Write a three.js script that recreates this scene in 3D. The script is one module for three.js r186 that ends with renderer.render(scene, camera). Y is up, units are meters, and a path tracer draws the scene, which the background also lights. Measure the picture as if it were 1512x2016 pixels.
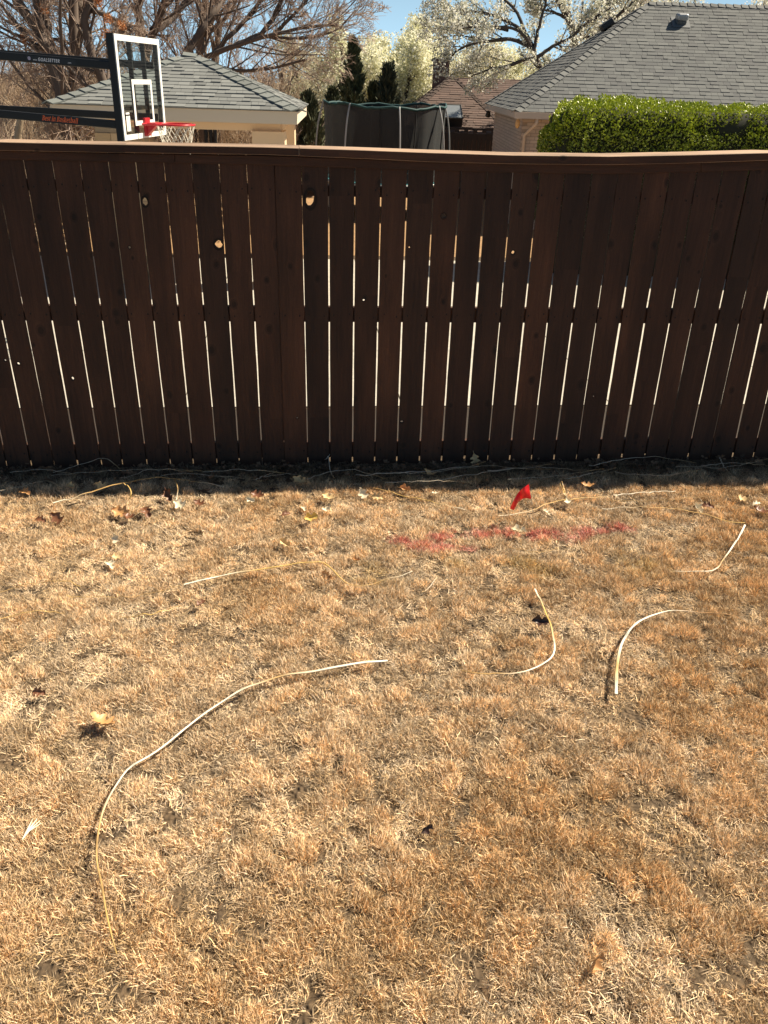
import * as THREE from 'three';
import { mergeGeometries } from 'three/addons/utils/BufferGeometryUtils.js';
import { RoundedBoxGeometry } from 'three/addons/geometries/RoundedBoxGeometry.js';

const V3 = THREE.Vector3, rad = THREE.MathUtils.degToRad;
// ------------------------------------------------------------------ camera, sky, sun, exposure
const SW = 1512, SH = 2016, F = 1620, EYE = 2.13;
const scene = new THREE.Scene();
const camera = new THREE.PerspectiveCamera(2 * Math.atan(SH / 2 / F) * 180 / Math.PI, 768 / 1024, 0.05, 900);
camera.rotation.order = 'YXZ';
camera.position.set(0, EYE, 0);
camera.rotation.set(rad(-27.6), 0, rad(1.9));
camera.updateMatrixWorld(true);
const SUN_DIR = new V3(0.62, 0.755, -0.225).normalize();
const renderer = new THREE.WebGLRenderer({ antialias: true });
renderer.setSize(768, 1024);
renderer.toneMapping = THREE.LinearToneMapping;
renderer.toneMappingExposure = 2.08;
renderer.shadowMap.enabled = true;
const sun = new THREE.DirectionalLight(new THREE.Color(1.0, 0.875, 0.68), 4.9);
sun.position.copy(SUN_DIR).multiplyScalar(60).add(new V3(0, 0, -14));
sun.target.position.set(0, 0, -14);
sun.castShadow = true;
sun.shadow.mapSize.set(4096, 4096);
Object.assign(sun.shadow.camera, { left: -40, right: 40, top: 40, bottom: -40, near: 1, far: 160 });
sun.shadow.radius = 1;
scene.add(sun, sun.target);
{ // clear spring sky, computed for every direction
  const W = 512, H = 256, d = new Float32Array(W * H * 4);
  for (let r = 0; r < H; r++) {
    const el = ((r + 0.5) / H - 0.5) * Math.PI;
    for (let c = 0; c < W; c++) {
      const az = ((c + 0.5) / W - 0.5) * 2 * Math.PI;
      const dx = Math.cos(az) * Math.cos(el), dy = Math.sin(el), dz = Math.sin(az) * Math.cos(el);
      const k = Math.pow(Math.max(0, 1 - Math.max(0, dy)), 5);
      const cs = Math.max(0, dx * SUN_DIR.x + dy * SUN_DIR.y + dz * SUN_DIR.z);
      const g = 0.15 * Math.pow(cs, 8) + 0.6 * Math.pow(cs, 60);
      let col = [0.020 + 0.275 * k, 0.040 + 0.415 * k, 0.078 + 0.49 * k];
      col = [col[0] + g, col[1] + g * 0.95, col[2] + g * 0.85];
      if (dy < 0) col = [0.10, 0.08, 0.06];
      const o = (r * W + c) * 4;
      d[o] = col[0]; d[o + 1] = col[1]; d[o + 2] = col[2]; d[o + 3] = 1;
    }
  }
  const t = new THREE.DataTexture(d, W, H, THREE.RGBAFormat, THREE.FloatType);
  t.mapping = THREE.EquirectangularReflectionMapping;
  t.magFilter = THREE.LinearFilter; t.needsUpdate = true;
  scene.background = t; scene.environment = t;
}

// ------------------------------------------------------------------ helpers
const ray = (px, py) => new V3((px - SW / 2) / F, (SH / 2 - py) / F, -1).applyQuaternion(camera.quaternion);
const atD = (px, py, D) => { const r = ray(px, py); return r.multiplyScalar(D / -r.z).add(camera.position); };
const ground = (px, py, h = 0) => { const r = ray(px, py); return r.multiplyScalar((h - EYE) / r.y).add(camera.position); };
function RNG(s) { let a = s >>> 0; return () => { a = (a + 0x6d2b79f5) | 0; let t = Math.imul(a ^ (a >>> 15), 1 | a); t = (t + Math.imul(t ^ (t >>> 7), 61 | t)) ^ t; return ((t ^ (t >>> 14)) >>> 0) / 4294967296; }; }
const hash = (x, y, s) => { let h = Math.imul(x, 374761393) + Math.imul(y, 668265263) + Math.imul(s, 974634777); h = Math.imul(h ^ (h >>> 13), 1274126177); return ((h ^ (h >>> 16)) >>> 0) / 4294967296; };
function noise(x, y, s = 1, P = 0) {
  const xi = Math.floor(x), yi = Math.floor(y), fx = x - xi, fy = y - yi, u = fx * fx * (3 - 2 * fx), v = fy * fy * (3 - 2 * fy);
  const m = (k) => P ? ((k % P) + P) % P : k;
  const a = hash(m(xi), m(yi), s), b = hash(m(xi + 1), m(yi), s), c = hash(m(xi), m(yi + 1), s), d = hash(m(xi + 1), m(yi + 1), s);
  return a + (b - a) * u + (c - a) * v + (a - b - c + d) * u * v;
}
const fbm = (x, y, s, o = 4) => { let t = 0, a = 0.5, n = 0; for (let i = 0; i < o; i++) { t += a * noise(x, y, s + i); n += a; x *= 2.03; y *= 2.03; a *= 0.5; } return t / n; };
const lerp = THREE.MathUtils.lerp, clamp = THREE.MathUtils.clamp, smooth = THREE.MathUtils.smoothstep;
const used = new Map();
function numbered(n) { const k = used.get(n) || 0; used.set(n, k + 1); return k ? n + '_' + String(k).padStart(3, '0') : n; }
function tag(o, label, category, group, kind) { const u = { ...o.userData }; if (label) u.label = label; if (category) u.category = category; if (group) u.group = group; if (kind) u.kind = kind; o.userData = u; return o; }
function base(name, pos, label, category, group) { const g = new THREE.Group(); g.name = numbered(name); g.position.copy(pos); scene.add(g); return tag(g, label, category, group); }
function obj(name, geo, mat, parent = scene) { const m = new THREE.Mesh(geo, mat); m.name = parent === scene ? numbered(name) : name; m.castShadow = m.receiveShadow = true; parent.add(m); return m; }
const std = (r, g, b, rough = 0.85, extra = {}) => new THREE.MeshStandardMaterial({ color: new THREE.Color().setRGB(r, g, b), roughness: rough, ...extra });
function tex(W, H, fn, srgb = false) { // fn(u, v) -> [r,g,b] linear 0..1 or a grey value
  const d = new Uint8Array(W * H * 4);
  for (let y = 0; y < H; y++) for (let x = 0; x < W; x++) {
    const c = fn(x / W, y / H), o = (y * W + x) * 4, q = Array.isArray(c) ? c : [c, c, c];
    for (let k = 0; k < 3; k++) d[o + k] = clamp(srgb ? Math.pow(clamp(q[k], 0, 1), 1 / 2.2) : q[k], 0, 1) * 255;
    d[o + 3] = 255;
  }
  const t = new THREE.DataTexture(d, W, H, THREE.RGBAFormat);
  t.wrapS = t.wrapT = THREE.RepeatWrapping; t.magFilter = THREE.LinearFilter; t.minFilter = THREE.LinearMipmapLinearFilter; t.generateMipmaps = true;
  if (srgb) t.colorSpace = THREE.SRGBColorSpace; t.needsUpdate = true; return t;
}
function paint(geo, fn) { const p = geo.attributes.position, a = new Float32Array(p.count * 3); for (let i = 0; i < p.count; i++) { const c = fn(i, p.getX(i), p.getY(i), p.getZ(i)); a[i * 3] = c[0]; a[i * 3 + 1] = c[1]; a[i * 3 + 2] = c[2]; } geo.setAttribute('color', new THREE.BufferAttribute(a, 3)); return geo; }
// soup of triangles with optional vertex colours
class Soup {
  constructor() { this.p = []; this.c = []; this.i = []; this.col = [1, 1, 1]; this.colored = false; }
  v(x, y, z) { this.p.push(x, y, z); this.c.push(...this.col); return this.p.length / 3 - 1; }
  quad(a, b, c, d) { const k = [a, b, c, d].map((q) => this.v(q.x, q.y, q.z)); this.i.push(k[0], k[1], k[2], k[0], k[2], k[3]); }
  tri(a, b, c) { const k = [a, b, c].map((q) => this.v(q.x, q.y, q.z)); this.i.push(...k); }
  tube(pts, rads, sides, cap = false) {
    let prev = null; const n = pts.length, t = new V3(), x = new V3(), y = new V3();
    for (let k = 0; k < n; k++) {
      t.subVectors(pts[Math.min(k + 1, n - 1)], pts[Math.max(k - 1, 0)]).normalize();
      x.set(0.31, 0.2, 0.93); if (Math.abs(t.dot(x)) > 0.9) x.set(0.9, -0.3, 0.1);
      x.cross(t).normalize(); y.crossVectors(t, x);
      const s0 = this.p.length / 3, r = Array.isArray(rads) ? rads[k] : rads;
      for (let s = 0; s < sides; s++) { const a = s / sides * Math.PI * 2, c = Math.cos(a) * r, d = Math.sin(a) * r; this.v(pts[k].x + x.x * c + y.x * d, pts[k].y + x.y * c + y.y * d, pts[k].z + x.z * c + y.z * d); }
      if (prev !== null) for (let s = 0; s < sides; s++) { const a = prev + s, b = prev + (s + 1) % sides, c = s0 + s, d = s0 + (s + 1) % sides; this.i.push(a, b, d, a, d, c); }
      else if (cap) for (let s = 1; s < sides - 1; s++) this.i.push(s0, s0 + s + 1, s0 + s);
      prev = s0;
    }
    if (cap) for (let s = 1; s < sides - 1; s++) this.i.push(prev, prev + s, prev + s + 1);
  }
  box(c, hx, hy, hz) { // centre and half axes as vectors
    const P = (a, b, d) => c.clone().addScaledVector(hx, a).addScaledVector(hy, b).addScaledVector(hz, d);
    this.quad(P(-1, -1, 1), P(1, -1, 1), P(1, 1, 1), P(-1, 1, 1)); this.quad(P(1, -1, -1), P(-1, -1, -1), P(-1, 1, -1), P(1, 1, -1));
    this.quad(P(1, -1, 1), P(1, -1, -1), P(1, 1, -1), P(1, 1, 1)); this.quad(P(-1, -1, -1), P(-1, -1, 1), P(-1, 1, 1), P(-1, 1, -1));
    this.quad(P(-1, 1, 1), P(1, 1, 1), P(1, 1, -1), P(-1, 1, -1)); this.quad(P(-1, -1, -1), P(1, -1, -1), P(1, -1, 1), P(-1, -1, 1));
  }
  geo(colored = false) {
    const g = new THREE.BufferGeometry(); g.setAttribute('position', new THREE.Float32BufferAttribute(this.p, 3));
    if (colored) g.setAttribute('color', new THREE.Float32BufferAttribute(this.c, 3));
    g.setIndex(this.i); g.computeVertexNormals(); return g;
  }
}
const aabox = (x0, y0, z0, x1, y1, z1) => { const g = new THREE.BoxGeometry(x1 - x0, y1 - y0, z1 - z0); g.translate((x0 + x1) / 2, (y0 + y1) / 2, (z0 + z1) / 2); return g; };
function beam(P, Q, h, t, r = 0.006) { // rounded bar from P to Q, its height near vertical
  const L = P.distanceTo(Q), g = new RoundedBoxGeometry(L, h, t, 2, r), m = new THREE.Matrix4();
  const x = Q.clone().sub(P).normalize(), z = x.clone().cross(new V3(0, 1, 0)).normalize(), y = z.clone().cross(x);
  m.makeBasis(x, y, z).setPosition(P.clone().add(Q).multiplyScalar(0.5)); return { geo: g, m };
}
function canvasTex(w, h, draw) { const c = document.createElement('canvas'); c.width = w; c.height = h; draw(c.getContext('2d'), w, h); const t = new THREE.CanvasTexture(c); t.colorSpace = THREE.SRGBColorSpace; return t; }
const GY = -1.1; // the neighbour's ground lies lower
// fence frame: origin on the ground, u along the fence, w towards the camera
const PSI = rad(6.3), FO = ground(756, 913), FU = new V3(Math.cos(PSI), 0, -Math.sin(PSI)), FN = new V3(Math.sin(PSI), 0, Math.cos(PSI));
const fenceUV = (px, py, w = 0) => { const r = ray(px, py), o = FO.clone().addScaledVector(FN, w).sub(camera.position); const t = o.dot(FN) / r.dot(FN); const p = r.multiplyScalar(t).add(camera.position).sub(FO); return { u: p.dot(FU), v: p.y }; };
const fenceW = (x, z) => (x - FO.x) * FN.x + (z - FO.z) * FN.z;
// ------------------------------------------------------------------ ground
const lawnTex = tex(512, 512, (u, v) => { const n = 0.5 * noise(u * 64, v * 64, 3, 64) + 0.3 * noise(u * 128, v * 128, 4, 128) + 0.2 * noise(u * 16, v * 16, 5, 16); return [0.03 + 0.13 * n, 0.02 + 0.083 * n, 0.011 + 0.042 * n]; }, true);
const lawnBump = tex(512, 512, (u, v) => 0.6 * noise(u * 128, v * 128, 7, 128) + 0.4 * noise(u * 32, v * 32, 8, 32));
{
  // one sheet: our lawn, the bank behind the fence, the neighbour's level ground out to the horizon
  const us = [], rows = [[80, 0], [20, 0], [8, 0], [4, 0], [2, 0], [0, 0], [-0.15, -0.01], [-0.6, -0.12], [-2, -0.55], [-3.4, -1.02], [-4.2, GY], [-12, GY], [-30, GY], [-80, GY], [-700, GY]];
  for (const x of [-600, -60, -20, -10, -5, 0, 5, 10, 20, 60, 600]) us.push(x);
  const p = [], uv = [], ix = [];
  rows.forEach(([w, y], r) => us.forEach((u, c) => { const q = FO.clone().addScaledVector(FU, u).addScaledVector(FN, w); p.push(q.x, y, q.z); uv.push(u / 1.3, w / 1.3); if (r && c) { const a = (r - 1) * us.length + c - 1, b = a + 1, d = r * us.length + c - 1, e = d + 1; ix.push(a, b, e, a, e, d); } }));
  const g = new THREE.BufferGeometry(); g.setAttribute('position', new THREE.Float32BufferAttribute(p, 3)); g.setAttribute('uv', new THREE.Float32BufferAttribute(uv, 2)); g.setIndex(ix); g.computeVertexNormals();
  { const n = g.attributes.normal; if (n.getY(0) < 0) { g.setIndex(ix.map((_, i) => ix[i - (i % 3) + (2 - (i % 3))])); g.computeVertexNormals(); } }
  tag(obj('ground', g, new THREE.MeshStandardMaterial({ map: lawnTex, bumpMap: lawnBump, bumpScale: 0.02, roughness: 0.95 })), 'brown dormant lawn soil under the fence and the yards', 'ground', null, 'structure');
}
function sheet(name, pts, y, mat, s = 1) { const sh = new THREE.Shape(pts.map((q) => new THREE.Vector2(q.x, -q.z))); const g = new THREE.ShapeGeometry(sh); g.rotateX(-Math.PI / 2); const uv = g.attributes.uv; for (let i = 0; i < uv.count; i++) uv.setXY(i, uv.getX(i) / s, uv.getY(i) / s); g.translate(0, y, 0); return obj(name, g, mat); }
const fp = (u, w) => FO.clone().addScaledVector(FU, u).addScaledVector(FN, w);
{
  const conTex = tex(256, 256, (u, v) => { const n = 0.75 + 0.3 * noise(u * 64, v * 64, 11, 64) * noise(u * 8, v * 8, 12, 8); return [0.56 * n, 0.52 * n, 0.45 * n]; }, true);
  const cm = new THREE.MeshStandardMaterial({ map: conTex, roughness: 0.9 });
  // neighbour's patio in cast slabs with open joints
  const patio = new THREE.Group(); patio.name = 'patio'; scene.add(patio); tag(patio, 'sunlit pale concrete patio seen through the fence gaps', 'patio', null, 'structure');
  for (let i = 0; i < 8; i++) for (let j = 0; j < 4; j++) {
    const a = fp(-9 + i * 2.4, -3.86 - j * 2.1), g = new THREE.BoxGeometry(2.385, 0.06, 2.085); g.rotateY(PSI); g.translate(a.x + 1.2 * FU.x - 1.05 * FN.x, GY + 0.02, a.z + 1.2 * FU.z - 1.05 * FN.z);
    const uv = g.attributes.uv; for (let k = 0; k < uv.count; k++) uv.setXY(k, uv.getX(k) * 2, uv.getY(k) * 2);
    obj('slab', g, cm, patio);
  }
  { // strip of dark leaf mould on the bank right behind the fence
    const p = [], ix = [], us = 60, prof = [[-0.16, -0.008], [-0.6, -0.112], [-2, -0.54], [-3.4, -1.008], [-3.82, -1.06]];
    for (let i = 0; i <= us; i++) prof.forEach(([w, y], k) => { const q = fp(-11 + i * 0.4, w); p.push(q.x, y + (k < 4 && k ? 0.02 * noise(i * 1.7, k * 3.1, 6) : 0), q.z); if (i && k) { const a = (i - 1) * 5 + k - 1, b = i * 5 + k - 1; ix.push(a, b, b + 1, a, b + 1, a + 1); } });
    const g = new THREE.BufferGeometry(); g.setAttribute('position', new THREE.Float32BufferAttribute(p, 3)); g.setIndex(ix); g.computeVertexNormals();
    tag(obj('mulch_bed', g, std(0.03, 0.019, 0.012, 0.95)), 'dark mulch bank dropping away behind the fence', 'mulch bed', null, 'structure');
  }
  tag(sheet('grass', [fp(-40, -12.9), fp(40, -12.9), fp(40, -60), fp(-40, -60)], GY + 0.006, new THREE.MeshStandardMaterial({ map: lawnTex, color: new THREE.Color().setRGB(3.2, 2.9, 2.5), roughness: 0.95 }), 1.1), 'dry lawn of the yard beyond the patio', 'lawn', null, 'structure');
}
// ------------------------------------------------------------------ wooden fence
const fence = base('wooden_fence', FO, 'tall dark brown stained board fence running across the whole yard', 'fence');
fence.rotation.y = PSI;
{
  const rng = RNG(77);
  // the grain of stained cedar: long streaks, knots, small stains
  const knots = []; for (let k = 0; k < 34; k++) knots.push([rng(), rng(), 0.006 + 0.012 * rng()]);
  const W = 1024, H = 1024, SX = 1.7, SY = 2.0;
  const kd = (u, v) => { let q = 9; for (const k of knots) { let du = Math.abs(u - k[0]); du = Math.min(du, 1 - du) * SX; let dv = Math.abs(v - k[1]); dv = Math.min(dv, 1 - dv) * SY; const d = Math.hypot(du, dv * 0.75) / k[2]; if (d < q) q = d; } return q; };
  const K = new Float32Array(W * H); for (let y = 0; y < H; y++) for (let x = 0; x < W; x++) K[y * W + x] = kd(x / W, y / H);
  const at = (u, v) => K[Math.floor(v * H) * W + Math.floor(u * W)];
  const grain = (u, v) => { const d = at(u, v), bend = d < 6 ? Math.exp(-d * 0.7) * 1.5 : 0; const a = noise(u * 512 + bend * 6, v * 32, 21, 512), b = noise(u * 128 + bend * 3, v * 8, 22, 128), c = noise(u * 32, v * 4, 23, 32); return 0.35 * a + 0.35 * b + 0.3 * c; };
  const wood = tex(W, H, (u, v) => {
    const g = grain(u, v), d = at(u, v), s = noise(u * 16, v * 8, 25, 16), fine = noise(u * 512, v * 256, 26, 512);
    const st = noise(u * 24, v * 3, 27, 24); let k = (0.5 + 0.8 * g) * (0.72 + 0.45 * s) * (0.7 + 0.55 * st) * (0.9 + 0.2 * fine);
    if (d < 1) k *= 0.32; else if (d < 1.7) k *= 0.75; else if (d < 2.4) k *= 1.12;
    return [0.52 * k, 0.335 * k, 0.25 * k];
  }, true);
  const bump = tex(W, H, (u, v) => { const d = at(u, v); return 0.75 * grain(u, v) + (d < 1 ? 0.25 * d : 0.25); });
  for (const t of [wood, bump]) t.repeat.set(1 / SX, 1 / SY);
  const tones = [[0.0954, 0.0635, 0.0466], [0.129, 0.0838, 0.0585], [0.08, 0.0556, 0.0433], [0.1187, 0.0782, 0.0552], [0.0928, 0.0657, 0.0499], [0.1084, 0.0703, 0.0499]].map((c) => new THREE.MeshStandardMaterial({ map: wood, bumpMap: bump, bumpScale: 0.0016, roughness: 0.8, color: new THREE.Color().setRGB(...c) }));
  const pale = new THREE.MeshStandardMaterial({ map: wood, bumpMap: bump, bumpScale: 0.002, roughness: 0.85, color: new THREE.Color().setRGB(0.55, 0.5, 0.46) });
  const capMat = new THREE.MeshStandardMaterial({ map: wood, bumpMap: bump, bumpScale: 0.003, roughness: 0.8, color: new THREE.Color().setRGB(0.72, 0.76, 0.70) });

  // seams measured at two heights: [x at the top, x near the bottom, open width at the top, open width lower down]
  const seams = [[-56, 39, 0.6, 2], [-8, 85, 0.3, 1], [50, 133.5, 1.3, 4], [105.6, 182.3, 1.2, 3], [160, 226, 1.6, 3], [215.6, 275.5, 1.2, 2.6], [269, 323, 1.2, 2.6], [324, 370, 1.6, 4], [378, 418, 1, 3], [432, 464, 1.6, 4], [486, 511, 1.8, 4],
    [540.6, 556.7, 0.6, 1], [593.5, 604, 1.5, 2.5], [647, 649, 4.3, 4.6], [699, 695, 4, 4.6], [751, 740, 3.8, 4], [802.6, 785, 4, 4.6], [855, 831, 3, 4.6], [907, 876, 4.4, 4.6], [958, 922, 5.5, 7], [1010, 969, 1.8, 3], [1062.5, 1013.7, 2.5, 5],
    [1113, 1058, 0.6, 2.6], [1166, 1104, 1.2, 4.4], [1217, 1149, 0.8, 2.2], [1269, 1194, 1, 5.6], [1320, 1240.6, 0.8, 5.6], [1373, 1287, 0.8, 2.6], [1423, 1329, 1, 2.6], [1475, 1375, 1.2, 3.2], [1521, 1418, 0.4, 0.6], [1564, 1463, 1, 4.4]];
  const S = seams.map(([a, b, g0, g1]) => { const p = fenceUV(a, 340), q = fenceUV(b, 806), k = (p.u - q.u) / (p.v - q.v); return { u0: q.u - k * q.v, k, g0, g1 }; });
  const mean = (S[S.length - 1].u0 - S[0].u0) / (S.length - 1);
  for (let i = 0; i < 22; i++) S.unshift({ u0: S[0].u0 - mean, k: 0, g0: 1.5, g1: 2.5 });
  for (let i = 0; i < 30; i++) S.push({ u0: S[S.length - 1].u0 + mean, k: S[S.length - 1].k * 0.8, g0: 1.2, g1: 3 });
  console.log('board spacing', mean.toFixed(4), S.slice(22, 54).map((s) => s.k.toFixed(3)).join(' '));
  const camU = camera.position.clone().sub(FO).dot(FU), TH = 0.013;
  const edge = (s, v, side, i) => { const tan = Math.abs(s.u0 - camU) / 4.7, open = lerp(s.g1, s.g0, clamp((v - 0.9) / 0.6, 0, 1)) * 0.0015; const g = open + (open > 0.0013 ? TH * tan : TH * tan * 0.75); return s.u0 + s.k * v + side * g / 2 + side * (fbm(v * 7 + i * 3.7, i * 1.9 + side, 31, 3) - 0.45) * 0.0034 + side * (noise(v * 60, i * 5.3 + side, 33) - 0.5) * 0.0009; };
  // knot holes: x, y, radius, stretch (all read off the photograph)
  const holes = [[281, 397, 5.5, 1.3], [434, 481, 7.5, 1], [611, 392, 9, 1.5], [873, 425, 4.5, 1], [806, 487, 2, 1], [716, 591, 2.3, 1], [1010, 497, 3.5, 1], [255, 487, 2.4, 1], [143, 745, 3, 1.2], [36, 716, 3, 1], [10, 709, 2.5, 0.8], [789, 830, 3.6, 0.7], [585, 823, 2.2, 0.8], [1169, 781, 1.5, 1]].map(([x, y, r, s]) => ({ ...fenceUV(x, y), r: r * 0.0025, s, tri: x === 611 }));
  const TOPV = 1.80;
  for (let i = 0; i + 1 < S.length; i++) {
    const L = [], R = [], n = 22, v0 = -0.02 - 0.015 * rng();
    for (let k = 0; k <= n; k++) { const v = lerp(v0, TOPV, k / n); L.push(new THREE.Vector2(edge(S[i], v, 1, i), v)); R.push(new THREE.Vector2(edge(S[i + 1], v, -1, i), v)); }
    const sh = new THREE.Shape([...R, ...L.reverse()]);
    for (const h of holes) {
      const a = S[i].u0 + S[i].k * h.v, b = S[i + 1].u0 + S[i + 1].k * h.v; if (h.u < a || h.u >= b) continue;
      const cu = clamp(h.u, a + h.r + 0.012, b - h.r - 0.012), pts = [];
      for (let k = 0; k < 12; k++) { const q = k / 12 * Math.PI * 2; let r = h.r * (0.85 + 0.35 * rng()); if (h.tri) r = h.r * (0.8 + 0.75 * Math.max(0, Math.cos((q - 1.35) * 1)) ** 3 + 0.35 * Math.max(0, Math.cos(q + 2.4)) ** 2); pts.push(new THREE.Vector2(cu + Math.cos(q) * r, h.v + Math.sin(q) * r * h.s)); }
      sh.holes.push(new THREE.Path(pts));
    }
    const g = new THREE.ExtrudeGeometry(sh, { depth: TH - 0.002, bevelEnabled: true, bevelSize: 0.001, bevelThickness: 0.001, bevelOffset: -0.001, bevelSegments: 1, curveSegments: 4 });
    const uv = g.attributes.uv, du = rng() * 1.7, dv = rng() * 2; for (let k = 0; k < uv.count; k++) uv.setXY(k, uv.getX(k) + du, uv.getY(k) + dv);
    g.translate(0, 0, -TH + 0.001 + (rng() - 0.5) * 0.004);
    obj('board', g, tones[Math.floor(rng() * tones.length)], fence);
  }
  const U0 = S[0].u0, U1 = S[S.length - 1].u0 - 0.1;
  // rails and posts on the far side
  const vr = (y0, y1) => [fenceUV(700, y1, -0.03).v, fenceUV(700, y0, -0.03).v];
  const ringM = std(0.012, 0.008, 0.006, 0.9); for (const h of holes) { const i = S.findIndex((q, k) => k + 1 < S.length && h.u >= q.u0 + q.k * h.v && h.u < S[k + 1].u0 + S[k + 1].k * h.v), a = S[i].u0 + S[i].k * h.v, b = S[i + 1].u0 + S[i + 1].k * h.v, cu = clamp(h.u, a + h.r + 0.012, b - h.r - 0.012), g = new THREE.RingGeometry(h.r * 1.15, h.r * 1.6, 14); g.scale(1, h.s * 1.1, 1); g.translate(cu, h.v, 0.0035); obj('knot', g, ringM, fence); }
  const nrng = RNG(5), nail = new Soup();
  for (const [y0, y1] of [[366, 387], [604, 633], [868, 898]]) {
    const [a, b] = vr(y0, y1);
    for (let u = U0; u < U1 - 0.1; u += 2.44) { const g = aabox(u + 0.002, a, -0.056, Math.min(u + 2.438, U1), b, -0.018); obj('rail', g, tones[1], fence); }
    for (let i = 0; i + 1 < S.length; i++) for (const t of [0.2, 0.8]) { const v = (a + b) / 2 + (nrng() - 0.5) * 0.03, u = lerp(S[i].u0 + S[i].k * v, S[i + 1].u0 + S[i + 1].k * v, t + (nrng() - 0.5) * 0.1); nail.box(new V3(u, v, 0.0015), new V3(0.0035, 0, 0), new V3(0, 0.0045, 0), new V3(0, 0, 0.0015)); }
  }
  tag(obj('nail', nail.geo(), std(0.006, 0.005, 0.005, 0.6, { metalness: 0.3 }), fence), null, null, null, 'stuff');
  const PU = fenceUV(549, 570, -0.06).u; for (let u = PU - 2.575 * 3; u < U1; u += 2.575) if (u > U0) obj('post', aabox(u - 0.045, -0.4, -0.148, u + 0.045, 1.77, -0.0575), tones[2], fence);
  // trim board and cap, warped as they are
  const T = (a, w = 0.02) => { return a.map(([x, y, v]) => { const p = fenceUV(x, y, w); return new THREE.Vector2(p.u, v === undefined ? p.v : v); }); };
  const strip = (top, bot, w0, w1, name, mat, tilt = 0) => {
    const g = new THREE.ExtrudeGeometry(new THREE.Shape([...bot, ...top.slice().reverse()]), { depth: w1 - w0 - 0.004, bevelEnabled: true, bevelSize: 0.002, bevelThickness: 0.002, bevelOffset: -0.002, bevelSegments: 1 });
    g.translate(0, 0, w0 + 0.002);
    const p = g.attributes.position, uv = g.attributes.uv, o = rng() * 2;
    for (let k = 0; k < p.count; k++) { if (tilt) p.setY(k, p.getY(k) - (p.getZ(k) - w1) * tilt); uv.setXY(k, p.getY(k) + p.getZ(k) + o, p.getX(k) + o); }
    if (tilt) g.computeVertexNormals();
    obj(name, g, Array.isArray(mat) ? mat : mat, fence);
  };
  const cut = (a, x0, x1, W0) => { const f = (x) => { for (let i = 0; i + 1 < a.length; i++) if (x >= a[i][0] && x <= a[i + 1][0]) { const t = (x - a[i][0]) / (a[i + 1][0] - a[i][0]); const vv = (q) => q[2] ?? fenceUV(q[0], q[1], W0).v; return x < -1 || x > 1513 ? [x, 300, lerp(vv(a[i]), vv(a[i + 1]), t)] : [x, lerp(a[i][1], a[i + 1][1], t)]; } }; return [f(x0), ...a.filter((q) => q[0] > x0 + 1 && q[0] < x1 - 1), f(x1)]; };
  const trimB = [[-1300, 300, 1.712], [0, 314], [172, 318], [343, 321], [520, 325], [760, 333], [1010, 340], [1200, 342.5], [1350, 339], [1512, 334.5], [3400, 300, 1.745]], trimT = trimB.map(([x, y, v]) => v ? [x, y, v + 0.053] : [x, y - (x < 350 ? 17 : 18)]);
  for (const [x0, x1] of [[-1290, -640], [-638, 343.6], [344.6, 1380], [1381, 2300], [2301, 3390]]) strip(T(cut(trimT, x0, x1, 0.02)), T(cut(trimB, x0, x1, 0.02)), 0.002, 0.019, 'trim', tones[x0 === 344.6 ? 1 : 3]);
  const capT = [[-1300, 300, 1.8], [0, 279.5], [180, 283.5], [350, 286.5], [520, 289.5], [700, 295], [850, 300.5], [1010, 305.5], [1200, 307.8], [1350, 305], [1512, 300.8], [3400, 300, 1.85]], capB = [[-1300, 300, 1.752], [0, 296.5], [180, 300], [350, 302.5], [520, 304.5], [700, 312], [850, 319], [1010, 323], [1200, 324.8], [1350, 321.5], [1512, 316], [3400, 300, 1.805]];
  for (const [x0, x1] of [[-1290, -420], [-419, 588.6], [589.4, 1700], [1701, 2600], [2601, 3390]]) strip(T(cut(capT, x0, x1, 0.05), 0.05), T(cut(capB, x0, x1, 0.05), 0.05), -0.118, 0.05, 'cap', [tones[1], capMat], 0.02);
  console.log('cap v', T(capT, 0.05).map((q) => q.y.toFixed(3)).join(' '));
}
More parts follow.
